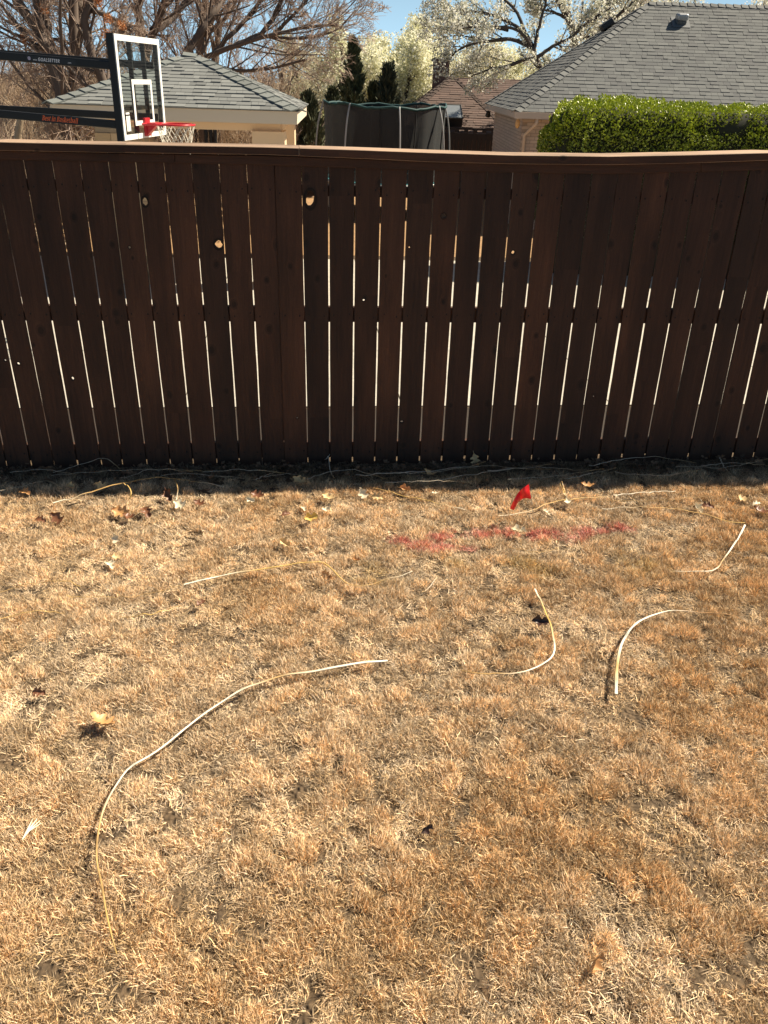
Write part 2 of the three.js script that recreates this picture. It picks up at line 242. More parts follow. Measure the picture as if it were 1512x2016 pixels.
// ------------------------------------------------------------------ dormant turf
{
  const rng = RNG(9);
  const tuft = (seed, n) => { // a handful of bent blades
    const r = RNG(seed), s = new Soup();
    for (let k = 0; k < n; k++) {
      const a = r() * 6.283, d = Math.sqrt(r()) * 0.026, x = Math.cos(a) * d, z = Math.sin(a) * d, h = 0.012 + 0.024 * r(), la = r() * 6.283, lean = (0.15 + 1.0 * r()) * h * 1.15, w = 0.0006 + 0.0008 * r();
      const fa = r() * 3.1416, fx = Math.cos(fa) * w, fz = Math.sin(fa) * w, lx = Math.cos(la) * lean, lz = Math.sin(la) * lean, y1 = h * 0.55, droop = r() < 0.15 ? 0.85 : 1;
      const b = r() < 0.36 ? 0.2 + 0.2 * r() : r() < 0.25 ? 1.15 + 0.3 * r() : 0.65 + 0.55 * r(), g = r();
      s.col = [b, b * (0.95 + 0.08 * g), b * (0.85 + 0.35 * g)];
      const i0 = s.v(x - fx, -0.004, z - fz), i1 = s.v(x + fx, -0.004, z + fz), i2 = s.v(x + lx * 0.48 - fx * 0.9, y1, z + lz * 0.48 - fz * 0.9), i3 = s.v(x + lx * 0.48 + fx * 0.9, y1, z + lz * 0.48 + fz * 0.9), i4 = s.v(x + lx, h * droop, z + lz);
      s.i.push(i0, i1, i3, i0, i3, i2, i2, i3, i4);
    }
    return s.geo(true);
  };
  const mat = new THREE.MeshPhysicalMaterial({ color: 0xffffff, vertexColors: true, roughness: 0.55, side: THREE.DoubleSide, transmission: 0.08, thickness: 0 });
  
  const geos = [tuft(1, 40), tuft(2, 46), tuft(3, 34), tuft(4, 42)];
  const lists = geos.map(() => []), red = [], yel = [];
  // spray paint strokes on the turf, as strips of ground: [points, half width]
  const strokes = [[[775, 1058], [800, 1062], [840, 1068]], [[860, 1052], [905, 1045], [960, 1047], [985, 1042]], [[985, 1042], [1020, 1046], [1060, 1044], [1110, 1046]], [[1150, 1040], [1190, 1036], [1230, 1034]], [[830, 1072], [870, 1070], [950, 1072]], [[1100, 1048], [1140, 1052]]].map((a) => a.map(([x, y]) => ground(x, y, 0.03)));
  const yspots = [[735, 1125, 0.16], [905, 1098, 0.12], [1270, 1105, 0.2], [1060, 1112, 0.16], [1010, 1106, 0.1]].map(([x, y, r]) => ({ p: ground(x, y, 0.03), r }));
  const segD = (p, a, b) => { const dx = b.x - a.x, dz = b.z - a.z, t = clamp(((p.x - a.x) * dx + (p.z - a.z) * dz) / (dx * dx + dz * dz), 0, 1); return Math.hypot(p.x - a.x - dx * t, p.z - a.z - dz * t); };
  const m = new THREE.Matrix4(), q = new THREE.Quaternion(), e = new THREE.Euler(), P = new V3(), sc = new V3();
  const step = 0.0142;
  for (let z = -5.6; z < -0.35; z += step) for (let x = -3.6; x < 3.7; x += step) {
    const X = x + (rng() - 0.5) * step * 1.5, Z = z + (rng() - 0.5) * step * 1.5, r1 = rng(), r2 = rng(), r3 = rng(), r4 = rng(), r5 = rng();
    const w = fenceW(X, Z); if (w < 0.03) continue;
    if (Math.abs(X) > 1.35 + 0.52 * -Z) continue;
    const n2 = fbm(X * 1.6, Z * 1.6, 51, 3), n3 = fbm(X * 4, Z * 4, 61, 2), n4 = fbm(X * 26, Z * 26, 71, 2), n1 = fbm(X * 7, Z * 7, 41, 3);
    // turf grows in small clumps: distance to the nearest clump centre
    const CS = 0.072, gx = X / CS, gz = Z / CS, ci = Math.floor(gx), cj = Math.floor(gz); let best = 9, bx = 0, bz = 0, bh = 0;
    for (let i = -1; i <= 1; i++) for (let j = -1; j <= 1; j++) { const px = ci + i + hash(ci + i, cj + j, 3), pz = cj + j + hash(ci + i, cj + j, 4), d = Math.hypot(px - gx, pz - gz) / (0.6 + 0.8 * hash(ci + i, cj + j, 5)); if (d < best) { best = d; bx = gx - px; bz = gz - pz; bh = hash(ci + i, cj + j, 6); } }
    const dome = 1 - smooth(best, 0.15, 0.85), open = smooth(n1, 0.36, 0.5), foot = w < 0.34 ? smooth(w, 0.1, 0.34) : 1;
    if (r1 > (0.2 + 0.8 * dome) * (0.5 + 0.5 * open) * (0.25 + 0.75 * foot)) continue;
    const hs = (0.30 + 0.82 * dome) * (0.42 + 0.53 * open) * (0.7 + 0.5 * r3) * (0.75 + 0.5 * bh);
    const fa = fbm(X * 3.1, Z * 3.1, 81, 2) * 14, ft = 0.05 + 0.35 * noise(X * 7, Z * 7, 83), out = 0.75 * (1 - dome);
    e.set(Math.cos(fa) * ft + bz * out + (r4 - 0.5) * 0.45, r5 * 6.283, Math.sin(fa) * ft - bx * out + (r2 - 0.5) * 0.45, 'XZY'); q.setFromEuler(e);
    P.set(X, 0.001 + 0.014 * (n3 - 0.5), Z); sc.set(1, hs, 1); m.compose(P, q, sc);
    const paleness = clamp((n2 - 0.42) * 3.2 + (n3 - 0.5) * 1.1 + (bh - 0.5) * 0.5 - 0.2 * smooth(X, 0, 0.8) + 0.42, 0, 1), b = (0.66 + 0.46 * bh + 0.2 * r4) * (w < 0.34 ? 0.3 + 0.7 * foot : 1);  // soil-stained thatch tint near the fence, also deepening the shade band in colour
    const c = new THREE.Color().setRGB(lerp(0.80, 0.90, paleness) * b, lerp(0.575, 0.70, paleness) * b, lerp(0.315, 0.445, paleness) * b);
    let d = 9; for (const s of strokes) for (let k = 0; k + 1 < s.length; k++) d = Math.min(d, segD(P, s[k], s[k + 1]));
    const dr = d + (n4 - 0.5) * 0.09 + (r5 - 0.5) * 0.03;
    if (dr < (X > 0.75 ? 0.045 : 0.028) && r4 < 0.8) { const k = (0.35 + 0.5 * r3) * (1 - Math.max(0, dr) * 10); red.push([m.clone(), new THREE.Color().setRGB(lerp(c.r, 0.85, k), lerp(c.g, 0.17, k), lerp(c.b, 0.18, k))]); continue; }
    for (const y of yspots) { const t = Math.hypot(P.x - y.p.x, P.z - y.p.z) / y.r; if (t < 1 && n4 > 0.42) c.lerp(new THREE.Color().setRGB(0.62, 0.43, 0.08), 0.5 * (1 - t)); }
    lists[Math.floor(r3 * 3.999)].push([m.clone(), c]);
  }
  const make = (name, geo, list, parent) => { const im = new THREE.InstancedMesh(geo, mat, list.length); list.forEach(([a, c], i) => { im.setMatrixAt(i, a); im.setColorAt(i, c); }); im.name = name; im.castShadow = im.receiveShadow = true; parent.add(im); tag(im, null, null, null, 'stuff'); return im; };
  const lawn = new THREE.Group(); lawn.name = 'lawn_grass'; scene.add(lawn); tag(lawn, 'short dormant straw coloured grass covering the yard before the fence', 'grass', null, 'stuff');
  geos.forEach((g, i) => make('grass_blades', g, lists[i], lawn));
  const rm = make('painted_grass', geos[1], red, scene); tag(rm, 'streaks of red spray paint on the dry grass below the red flag', 'paint mark', null, 'stuff');
  console.log('tufts', lists.map((l) => l.length).join(' '), red.length);
}
// ------------------------------------------------------------------ cut stems, leaves and the flag lying on the turf
{
  const rng = RNG(21);
  const cream = new THREE.MeshStandardMaterial({ color: 0xffffff, vertexColors: true, roughness: 0.45 });
  // pts: pixels of the photograph; h: height above the soil; widths in metres; col from head to tail (linear)
  const STRAW = [0.50, 0.32, 0.13], WHITE = [0.86, 0.80, 0.66], GOLD = [0.55, 0.37, 0.12], BROWN = [0.30, 0.17, 0.07], GREY = [0.6, 0.53, 0.42];
  function stem(label, px, h, w0, w1, cols, group) {
    const raw = px.map(([x, y, hh]) => ground(x, y, hh ?? h)), o = raw[Math.floor(raw.length / 2)].clone(); o.y = 0;
    const c = new THREE.CatmullRomCurve3(raw.map((p) => p.sub(o)), false, 'centripetal'), n = Math.max(14, Math.round(c.getLength() / 0.03)), s = new Soup(), P = c.getSpacedPoints(n);
    // a flattened, slightly channelled strip with thickness
    const up = new V3(0, 1, 0), rings = []; let twist = rng() * 0.5;
    P.forEach((p, k) => {
      const t = k / n, T = P[Math.min(k + 1, n)].clone().sub(P[Math.max(k - 1, 0)]).normalize(), side = T.clone().cross(up).normalize();
      twist += (rng() - 0.5) * 0.25; const ax = side.clone().multiplyScalar(Math.cos(twist * 0.6)).addScaledVector(up, Math.sin(twist * 0.6)), nn = ax.clone().cross(T).normalize(); if (nn.y < 0) nn.negate();
      const node = Math.exp(-Math.pow(((t * c.getLength() / 0.17) % 1 - 0.5) * 14, 2)), w = lerp(w0, w1, t) / 2 * (0.85 + 0.25 * noise(t * 40, px[0][1], 8) + 0.3 * node) * (t > 0.97 ? 0.6 : 1), th = Math.max(0.0012, w * 0.28);
      const kx = t * (cols.length - 1), a = cols[Math.floor(kx)], b = cols[Math.min(cols.length - 1, Math.floor(kx) + 1)], f = kx % 1, j = (0.75 + 0.4 * noise(t * n * 0.5, px[0][0], 5)) * (1 - 0.45 * node);
      s.col = [0, 1, 2].map((i) => lerp(a[i], b[i], f) * j);
      const wob = (noise(t * 18, px[0][0], 9) - 0.5) * 0.012, q = p.clone(); q.y += wob;
      rings.push([[-1, 0], [-0.55, 1], [0, 0.55], [0.55, 1], [1, 0], [0, -0.8]].map(([x, y]) => { const v = q.clone().addScaledVector(ax, x * w).addScaledVector(nn, y * th); return s.v(v.x, v.y, v.z); }));
    });
    for (let k = 0; k + 1 < rings.length; k++) for (let i = 0; i < 6; i++) { const A = rings[k], B = rings[k + 1], j = (i + 1) % 6; s.i.push(A[i], A[j], B[j], A[i], B[j], B[i]); }
    for (const R of [rings[0], rings[rings.length - 1]]) for (let i = 1; i < 5; i++) s.i.push(R[0], R[i], R[i + 1]);
    const m = obj('grass_straw', s.geo(true), cream); m.position.copy(o);
    return tag(m, label, 'straw', group || 'cut dry grass straws on the lawn');
  }
  const H = 0.036;
  stem('longest cream dry straw curving down the left foreground like a hook', [[763, 1300], [690, 1309], [600, 1324], [520, 1340], [470, 1362], [400, 1405], [340, 1455], [290, 1490], [255, 1512], [230, 1545], [205, 1590], [193, 1640], [190, 1690], [200, 1740], [210, 1800], [222, 1850], [230, 1878, 0.02]], H + 0.012, 0.013, 0.005, [WHITE, WHITE, STRAW, WHITE, WHITE, WHITE, STRAW, STRAW, GOLD]);
  stem('short pale dry straw bent like a letter J beside the dark brown leaf', [[1053, 1158], [1068, 1190], [1082, 1225], [1091, 1265], [1089, 1290], [1070, 1308], [1040, 1321], [1000, 1326], [960, 1325], [905, 1320, 0.02]], H + 0.012, 0.011, 0.007, [WHITE, GOLD, GOLD, WHITE, WHITE, STRAW, STRAW]);
  stem('thick white ended dry straw arching to the right edge of the lawn', [[1213, 1366], [1215, 1310], [1225, 1265], [1245, 1235], [1272, 1217], [1310, 1205], [1350, 1203], [1400, 1206], [1450, 1215], [1485, 1235], [1518, 1262, 0.02]], H + 0.012, 0.016, 0.006, [WHITE, GOLD, WHITE, WHITE, WHITE, BROWN, BROWN, BROWN]);
  stem('wavy dry straw with a white middle crossing the left half of the lawn', [[362, 1152], [400, 1141], [450, 1131], [520, 1121], [580, 1111], [630, 1106], [650, 1118], [668, 1135], [690, 1152], [715, 1154], [740, 1147], [780, 1136], [812, 1126]], H + 0.016, 0.012, 0.008, [WHITE, WHITE, GOLD, GOLD, GOLD, STRAW, STRAW, WHITE]);
  stem('thin tan dry straw leading up to the white start of the wavy straw', [[130, 1174, 0.02], [200, 1176], [280, 1172], [355, 1154]], H, 0.005, 0.006, [GOLD, STRAW, STRAW]);
  stem('bent tan dry straw at the left edge, lower of two arcs', [[-8, 1219], [45, 1206], [85, 1203], [128, 1208, 0.02]], H, 0.009, 0.006, [STRAW, GOLD, STRAW]);
  stem('fine arched dry straw at the left edge, upper of two arcs', [[-8, 1168], [40, 1152], [90, 1146], [135, 1144], [158, 1156, 0.02]], H, 0.006, 0.004, [STRAW, STRAW, GOLD]);
  stem('short thin golden dry straw below the white start of the wavy straw', [[235, 1214, 0.02], [280, 1211], [330, 1201], [352, 1192, 0.03]], H, 0.004, 0.006, [STRAW, GOLD, STRAW]);
  stem('straight tan dry straw slanting from the fence shadow near the lawn middle', [[735, 961], [765, 966], [790, 974], [850, 988], [917, 1003]], H, 0.007, 0.009, [STRAW, GOLD, GOLD, WHITE]);
  stem('short white dry straw lying level behind and right of the flag', [[1208, 974], [1270, 970], [1330, 966]], H + 0.01, 0.01, 0.014, [WHITE, WHITE, WHITE]);
  stem('long thin tan dry straw passing just behind the red flag', [[980, 1017, 0.02], [1040, 1008], [1080, 991], [1140, 981], [1200, 978, 0.03]], H, 0.008, 0.006, [WHITE, STRAW, GOLD, STRAW]);
  stem('tan dry straw ending at the corner where the white straw turns, right side', [[1185, 1002, 0.02], [1260, 999], [1330, 1001], [1390, 1014], [1440, 1027], [1466, 1031]], H, 0.006, 0.009, [WHITE, STRAW, STRAW, GOLD]);
  stem('white dry straw bent to a right angle near the right edge', [[1466, 1035], [1450, 1065], [1428, 1095], [1408, 1122], [1398, 1125], [1370, 1124], [1330, 1123, 0.03]], H, 0.012, 0.006, [WHITE, WHITE, WHITE, STRAW, WHITE, WHITE]);
  stem('slim tan dry straw running off the right edge behind the others', [[1190, 987, 0.02], [1290, 985], [1360, 980], [1420, 977], [1455, 980], [1520, 996]], H, 0.006, 0.009, [STRAW, STRAW, STRAW, STRAW]);
  stem('short brown dry straw dipping in the middle under the red paint', [[1000, 1079, 0.03], [1050, 1086], [1080, 1085], [1100, 1079]], H, 0.006, 0.007, [BROWN, STRAW, STRAW]);
  stem('long dry straw half in the fence shadow at the left, arching up', [[105, 992, 0.03], [160, 975, 0.05], [220, 955, 0.08], [260, 946, 0.09], [310, 940, 0.09], [345, 944, 0.08], [400, 950, 0.05], [440, 957, 0.03]], H, 0.014, 0.007, [WHITE, STRAW, STRAW, STRAW, STRAW, GREY]);
  stem('short golden dry straw hooking down from the arching straw at the left', [[240, 950, 0.08], [255, 960, 0.08], [258, 975, 0.06], [252, 986, 0.03]], H, 0.008, 0.008, [STRAW, GOLD, GOLD]);
  stem('little dry straw hanging from the end of the arching straw', [[344, 944, 0.08], [350, 962, 0.06], [347, 985, 0.03]], H, 0.005, 0.007, [STRAW, STRAW, WHITE]);
  stem('left blade of a pair of upright dry blades right of the flag', [[1102, 951, 0.11], [1109, 966, 0.07], [1117, 988, 0.02]], H, 0.006, 0.011, [GOLD, GOLD, WHITE]);
  stem('right blade of a pair of upright dry blades right of the flag', [[1106, 949, 0.11], [1112, 968, 0.07], [1119, 986, 0.02]], H, 0.005, 0.01, [STRAW, GOLD, WHITE]);
  stem('fine short white straw right of the wavy straw end', [[862, 1133, 0.03], [848, 1152], [830, 1168, 0.03]], H, 0.004, 0.004, [STRAW, WHITE, STRAW]);
  // stems in the shade at the foot of the fence: nothing tells them apart one by one
  const shade = [[[0, 965], [40, 958], [80, 948], [100, 949], [122, 962]], [[105, 932], [170, 910], [205, 903], [236, 922]], [[100, 935], [180, 930], [280, 924], [420, 927]], [[235, 942], [300, 925], [380, 928]], [[400, 930], [470, 925], [560, 930]], [[500, 945], [545, 928]], [[520, 938], [575, 933], [600, 942]], [[605, 942], [650, 930], [690, 925], [735, 935], [760, 943]], [[740, 932], [830, 930], [930, 918], [957, 908]], [[700, 936], [850, 926], [950, 918], [1085, 925]], [[860, 945], [1000, 924], [1090, 913]], [[1000, 945], [1090, 937], [1190, 923]], [[1112, 944], [1160, 933], [1215, 920]], [[1160, 918], [1225, 905], [1290, 900], [1370, 912]], [[1210, 930], [1300, 936], [1380, 924]], [[1417, 901], [1425, 918], [1437, 934]], [[1330, 918], [1420, 920], [1520, 902]], [[960, 927], [1050, 921], [1170, 927]], [[1380, 917], [1450, 912], [1520, 917]], [[640, 905], [660, 884], [676, 868]], [[647, 900], [650, 925], [658, 942]], [[280, 945], [350, 932], [440, 938], [520, 946]], [[760, 950], [860, 947], [930, 950]], [[20, 930], [90, 925], [150, 934]]];
  for (const s of shade) stem(s[0][0] < 430 ? 'thin grey dry straw lying in the shade under the left fence boards' : s[0][0] < 900 ? 'thin grey dry straw lying in the shade under the middle fence boards' : 'thin grey dry straw lying in the shade under the right fence boards', s.map(([x, y], i) => [x, y, 0.06 + 0.015 * Math.sin(i * 2.1 + x)]), H, 0.006 + 0.004 * rng(), 0.004 + 0.003 * rng(), [GREY, GREY, STRAW], s[0][0] < 430 ? 'straws shaded under the left boards' : s[0][0] < 900 ? 'straws shaded under the middle boards' : 'straws shaded under the right boards');

  // oak leaves: a lobed blade folded along its rib
  function leafGeo(seed, lobes, curl, fold) {
    const r = RNG(seed), s = new Soup(), n = 22, rows = [];
    for (let k = 0; k <= n; k++) {
      const t = k / n, env = Math.pow(Math.sin(Math.PI * Math.pow(t, 0.8)), 0.8), wl = (0.07 + 0.30 * env * (0.68 + 0.42 * Math.cos(t * lobes * 6.283 + 1.2))) * (0.85 + 0.3 * r()), wr = (0.07 + 0.30 * env * (0.68 + 0.42 * Math.cos(t * lobes * 6.283 + 1.8))) * (0.85 + 0.3 * r());
      const y = curl * (t - 0.5) * (t - 0.5) * 1.6, z = t - 0.5, tip = k === 0 || k === n ? 0.08 : 1;
      rows.push([s.v(-wl * tip, y + fold * wl + 0.05 * r(), z + 0.06), s.v(-wl * 0.5 * tip, y + fold * wl * 0.35, z), s.v(0, y, z), s.v(wr * 0.5 * tip, y + fold * wr * 0.35, z), s.v(wr * tip, y + fold * wr + 0.05 * r(), z + 0.06)]);
    }
    for (let k = 0; k < n; k++) for (let i = 0; i < 4; i++) { const A = rows[k], B = rows[k + 1]; s.i.push(A[i], A[i + 1], B[i + 1], A[i], B[i + 1], B[i]); }
    return s.geo();
  }
  const LG = [leafGeo(1, 2.8, 0.5, 0.35), leafGeo(2, 3.1, -0.35, 0.5), leafGeo(3, 2.6, 0.9, 0.15), leafGeo(4, 2.2, 0.3, 0.9)];
  const ribG = new THREE.CylinderGeometry(0.008, 0.016, 1.25, 5); ribG.rotateX(Math.PI / 2); ribG.translate(0, -0.004, -0.1);
  const LM = { white: std(0.72, 0.62, 0.45, 0.5), cream: std(0.6, 0.43, 0.22, 0.55), tan: std(0.50, 0.27, 0.11, 0.5), brown: std(0.17, 0.07, 0.035, 0.45), dark: std(0.05, 0.025, 0.02, 0.4), yellow: std(0.6, 0.42, 0.12, 0.5) };
  const leaf = (label, x, y, size, col, g, yaw, tilt = 0.25, roll = 0, h = 0.04, group) => {
    const p = ground(x, y, h), L = base('fallen_leaf', p, label, 'leaf', group || 'fallen leaves on the lawn');
    obj('blade', LG[g], LM[col], L); obj('stalk', ribG, LM[col === 'white' ? 'cream' : col], L);
    L.scale.setScalar(size * 0.95); L.rotation.set(tilt + (rng() - 0.5) * 0.7, yaw, roll + (rng() - 0.5) * 0.7); return L;
  };
  leaf('large tan oak leaf standing up in the left foreground grass', 203, 1424, 0.105, 'tan', 0, -2.0, 0.35, 0.5, 0.045);
  leaf('dark brown curled leaf next to the J shaped straw', 1062, 1224, 0.075, 'dark', 3, 1.5, 0.2, 0.1, 0.055);
  leaf('white curled leaf lying on the red paint', 1019, 1047, 0.085, 'white', 3, 1.3, 0.1, 0.25, 0.05);
  leaf('small white leaf touching the tan straw right behind the flag', 1075, 1007, 0.055, 'white', 1, 0.8);
  leaf('pale leaf at the foot of the two upright blades', 1119, 990, 0.06, 'white', 2, 0.2);
  leaf('cream oak leaf by the shadow edge, left of the paired white leaves', 646, 980, 0.085, 'cream', 0, 1.2, 0.3, 0.3);
  leaf('white leaf of the pair by the shadow edge, left one', 716, 974, 0.08, 'white', 2, 0.5, 0.35);
  leaf('cream leaf of the pair by the shadow edge, right one', 742, 978, 0.075, 'cream', 1, 1.4, 0.25, 0.3);
  leaf('orange tan leaf standing at the edge of the fence shadow', 797, 963, 0.07, 'tan', 3, 1.2, 0.6);
  leaf('small white leaf on the shadow edge left of the flag', 856, 972, 0.05, 'white', 0, 1.7);
  leaf('yellow folded leaf in the upper middle of the lawn', 611, 1020, 0.08, 'yellow', 3, 1.9, 0.2, 0.4);
  leaf('small white leaf behind the yellow folded leaf', 598, 1000, 0.05, 'white', 1, 0.4);
  leaf('bright white leaf right of the yellow folded leaf', 642, 1004, 0.055, 'white', 2, 2.2);
  leaf('small brown leaf left of the yellow folded leaf', 562, 1012, 0.055, 'brown', 1, 2.1);
  leaf('cream curled leaf below the yellow folded leaf', 560, 1070, 0.07, 'cream', 3, 0.9);
  leaf('white leaf at the end of a little dry straw, upper left lawn', 356, 994, 0.085, 'white', 2, 1.1, 0.3, 0.3);
  leaf('small white leaf on the left lawn below the brown leaf heap', 228, 1062, 0.06, 'white', 2, 0.2, 0.5);
  leaf('white leaf furthest down the left lawn above the wavy straw', 216, 1110, 0.07, 'white', 1, 0.7, 0.4);
  leaf('cream leaf just above the white leaf of the left lawn', 231, 1096, 0.06, 'cream', 0, 1.9);
  leaf('tan oak leaf in the leaf heap near the left fence shadow', 238, 1009, 0.105, 'tan', 0, 1.4, 0.3, 0.2);
  leaf('dark brown leaf right in the leaf heap near the left fence shadow', 288, 1006, 0.095, 'brown', 1, 0.5, 0.35);
  leaf('brown leaf under the leaf heap near the left fence shadow', 255, 1018, 0.07, 'brown', 2, 1.6, 0.2);
  leaf('brown leaf furthest left on the upper lawn', 78, 1023, 0.07, 'brown', 1, 1.3);
  leaf('reddish brown leaf second from the left on the upper lawn', 115, 1022, 0.09, 'brown', 2, 0.9);
  leaf('brown upright leaf in the shadow edge left of the white leaf', 333, 975, 0.085, 'brown', 3, 0.6, 0.7);
  leaf('brown leaf right of the white leaf at the little straw', 393, 992, 0.075, 'brown', 0, 1.2);
  leaf('small white leaf by the shadow edge in the left middle', 493, 984, 0.06, 'white', 3, 1.2);
  leaf('brown leaf behind the small white leaf by the shadow edge', 506, 975, 0.08, 'brown', 0, 1.4, 0.45);
  leaf('tan leaf in the shade at the far left of the fence foot', 48, 968, 0.075, 'tan', 1, 1.2, 0.3);
  leaf('cream leaf right in the shade below the left fence boards', 200, 957, 0.075, 'cream', 2, 1.4, 0.3);
  leaf('cream leaf left in the shade below the left fence boards', 140, 958, 0.06, 'cream', 3, 1.0, 0.3);
  leaf('tan leaf in the shade left of the upright pair of blades', 1155, 956, 0.08, 'tan', 0, 1.5, 0.5);
  leaf('white folded leaf on the right lawn below the level white straw', 1373, 1001, 0.07, 'white', 3, 0.4);
  leaf('brown leaf beside the white folded leaf on the right lawn', 1392, 996, 0.075, 'brown', 1, 1.3);
  leaf('cream leaf under the straw at the right edge', 1460, 982, 0.07, 'cream', 2, 1.2);
  leaf('brown leaf lowest at the right edge under the straws', 1496, 1006, 0.085, 'brown', 0, 1.2);
  leaf('white leaf high at the right edge by the shadow', 1490, 992, 0.06, 'white', 1, 1.8);
  leaf('grey brown leaf in the dark shade left of centre at the fence', 590, 948, 0.1, 'cream', 0, 1.1, 0.4);
  leaf('grey leaf leaning at the fence foot right of centre', 936, 905, 0.085, 'cream', 1, 0.3, 0.9);
  leaf('leaf lying in the shade behind the flag', 848, 934, 0.09, 'cream', 2, 1.2, 0.3);
  leaf('small pale curled leaf of the right foreground', 1170, 1893, 0.06, 'tan', 3, 2.6, 0.6, 0.9, 0.05);
  leaf('dark curled leaf half sunk in the middle foreground', 838, 1630, 0.045, 'dark', 3, 2.3, 0.8, 0.4, 0.035);
  leaf('brown leaf sunk in the grass at the left edge', 75, 1362, 0.055, 'brown', 1, 1.4, 0.2, 0, 0.04);
  leaf('tan twig like leaf right of the wavy straw bend', 700, 1103, 0.045, 'tan', 3, 1.3, 0.1);
  leaf('tan leaf curled inside the bend of the wavy straw', 642, 1131, 0.06, 'tan', 1, 1.0, 0.3, 0.2, 0.03);
  leaf('brown narrow leaf on the left lawn below the wavy straw start', 395, 1190, 0.05, 'brown', 3, 2.4, 0.4);
  { // mat of dead leaves and crumbs along the fence foot
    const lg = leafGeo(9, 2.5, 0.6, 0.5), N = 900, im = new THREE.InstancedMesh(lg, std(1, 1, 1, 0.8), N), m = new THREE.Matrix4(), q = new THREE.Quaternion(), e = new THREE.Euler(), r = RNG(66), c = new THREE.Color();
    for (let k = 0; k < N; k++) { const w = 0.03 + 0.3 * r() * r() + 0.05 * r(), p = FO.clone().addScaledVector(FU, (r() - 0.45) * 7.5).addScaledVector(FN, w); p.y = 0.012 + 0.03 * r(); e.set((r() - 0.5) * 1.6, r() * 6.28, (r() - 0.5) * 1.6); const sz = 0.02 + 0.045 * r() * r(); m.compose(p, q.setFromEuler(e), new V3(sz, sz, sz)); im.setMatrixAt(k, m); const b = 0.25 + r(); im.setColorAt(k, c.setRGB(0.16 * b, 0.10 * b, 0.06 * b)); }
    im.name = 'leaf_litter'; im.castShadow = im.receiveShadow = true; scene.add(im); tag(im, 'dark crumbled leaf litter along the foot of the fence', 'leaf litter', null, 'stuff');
  }
  { // white dry sprig at the left edge
    const p = ground(60, 1636, 0.03), g = base('dry_sprig', p, 'white forked dry grass sprig at the left edge of the foreground', 'sprig'), s = new Soup(), m = std(0.85, 0.80, 0.62, 0.5);
    for (const [dx, dz, w] of [[0.01, -0.035, 0.004], [0.022, -0.028, 0.004], [-0.004, -0.036, 0.0035], [0.03, -0.018, 0.003]]) s.tube([new V3(-0.012, 0, 0.035), new V3(dx * 0.2 - 0.004, 0.012, 0.01), new V3(dx, 0.016, dz)], [0.0022, w * 0.8, 0.001], 5);
    obj('stalk', s.geo(), m, g);
  }
  { // surveyor's marking flag
    const b = ground(1051, 1036, 0), top = (() => { const r = ray(1041, 953), t = (b.z - camera.position.z) / r.z; return r.multiplyScalar(t).add(camera.position); })();
    const g = base('marking_flag', b, 'small red vinyl marking flag drooping from a thin wire in the grass', 'flag'), T = top.clone().sub(b);
    const w = new Soup(); w.tube([new V3(0.004, -0.02, 0), T.clone().multiplyScalar(0.35).add(new V3(0.004, 0, 0)), T.clone().multiplyScalar(0.7), T.clone().addScaledVector(new V3(0, 1, 0), 0.004)], 0.0013, 6, true);
    obj('wire', w.geo(), std(0.35, 0.33, 0.30, 0.4, { metalness: 0.6 }), g);
    const pl = (x, y, dz) => { const r = ray(x, y), t = (b.z + dz - camera.position.z) / r.z; return r.multiplyScalar(t).add(camera.position).sub(b); };
    // rows of the sheet, from the wire edge to the free end
    const A = [[1041, 953, 0.003], [1043, 966, 0.002], [1046, 982, 0.001]], B = [[1031, 960, 0.018], [1033, 970, 0.026], [1032, 981, 0.012]], C = [[1023, 967, -0.004], [1024, 977, 0.008], [1023, 986, -0.01]], D = [[1015, 978, 0.014], [1017, 987, 0.022], [1016, 996, 0.008]], E = [[1004, 1001, 0.0], [1008, 1003, 0.012], [1012, 1004, 0.002]];
    const rows = [A, B, C, D, E].map((r) => new THREE.CatmullRomCurve3(r.map(([x, y, z]) => pl(x, y, z)))), s = new Soup(), N = 16, M = 8, grid = [];
    for (let i = 0; i <= M; i++) { const c = new THREE.CatmullRomCurve3(rows.map((r) => r.getPoint(i / M))); grid.push(c.getPoints(N)); }
    for (const off of [0.0004, -0.0004]) for (let i = 0; i < M; i++) for (let k = 0; k < N; k++) { const o = new V3(0, 0, off), q = [grid[i][k], grid[i][k + 1], grid[i + 1][k + 1], grid[i + 1][k]].map((v) => v.clone().add(o)); s.quad(...q); }
    const vm = new THREE.MeshPhysicalMaterial({ color: new THREE.Color().setRGB(0.85, 0.012, 0.02), roughness: 0.45, transmission: 0.45, thickness: 0, side: THREE.DoubleSide });
    obj('flag_sheet', s.geo(), vm, g);
  }
}
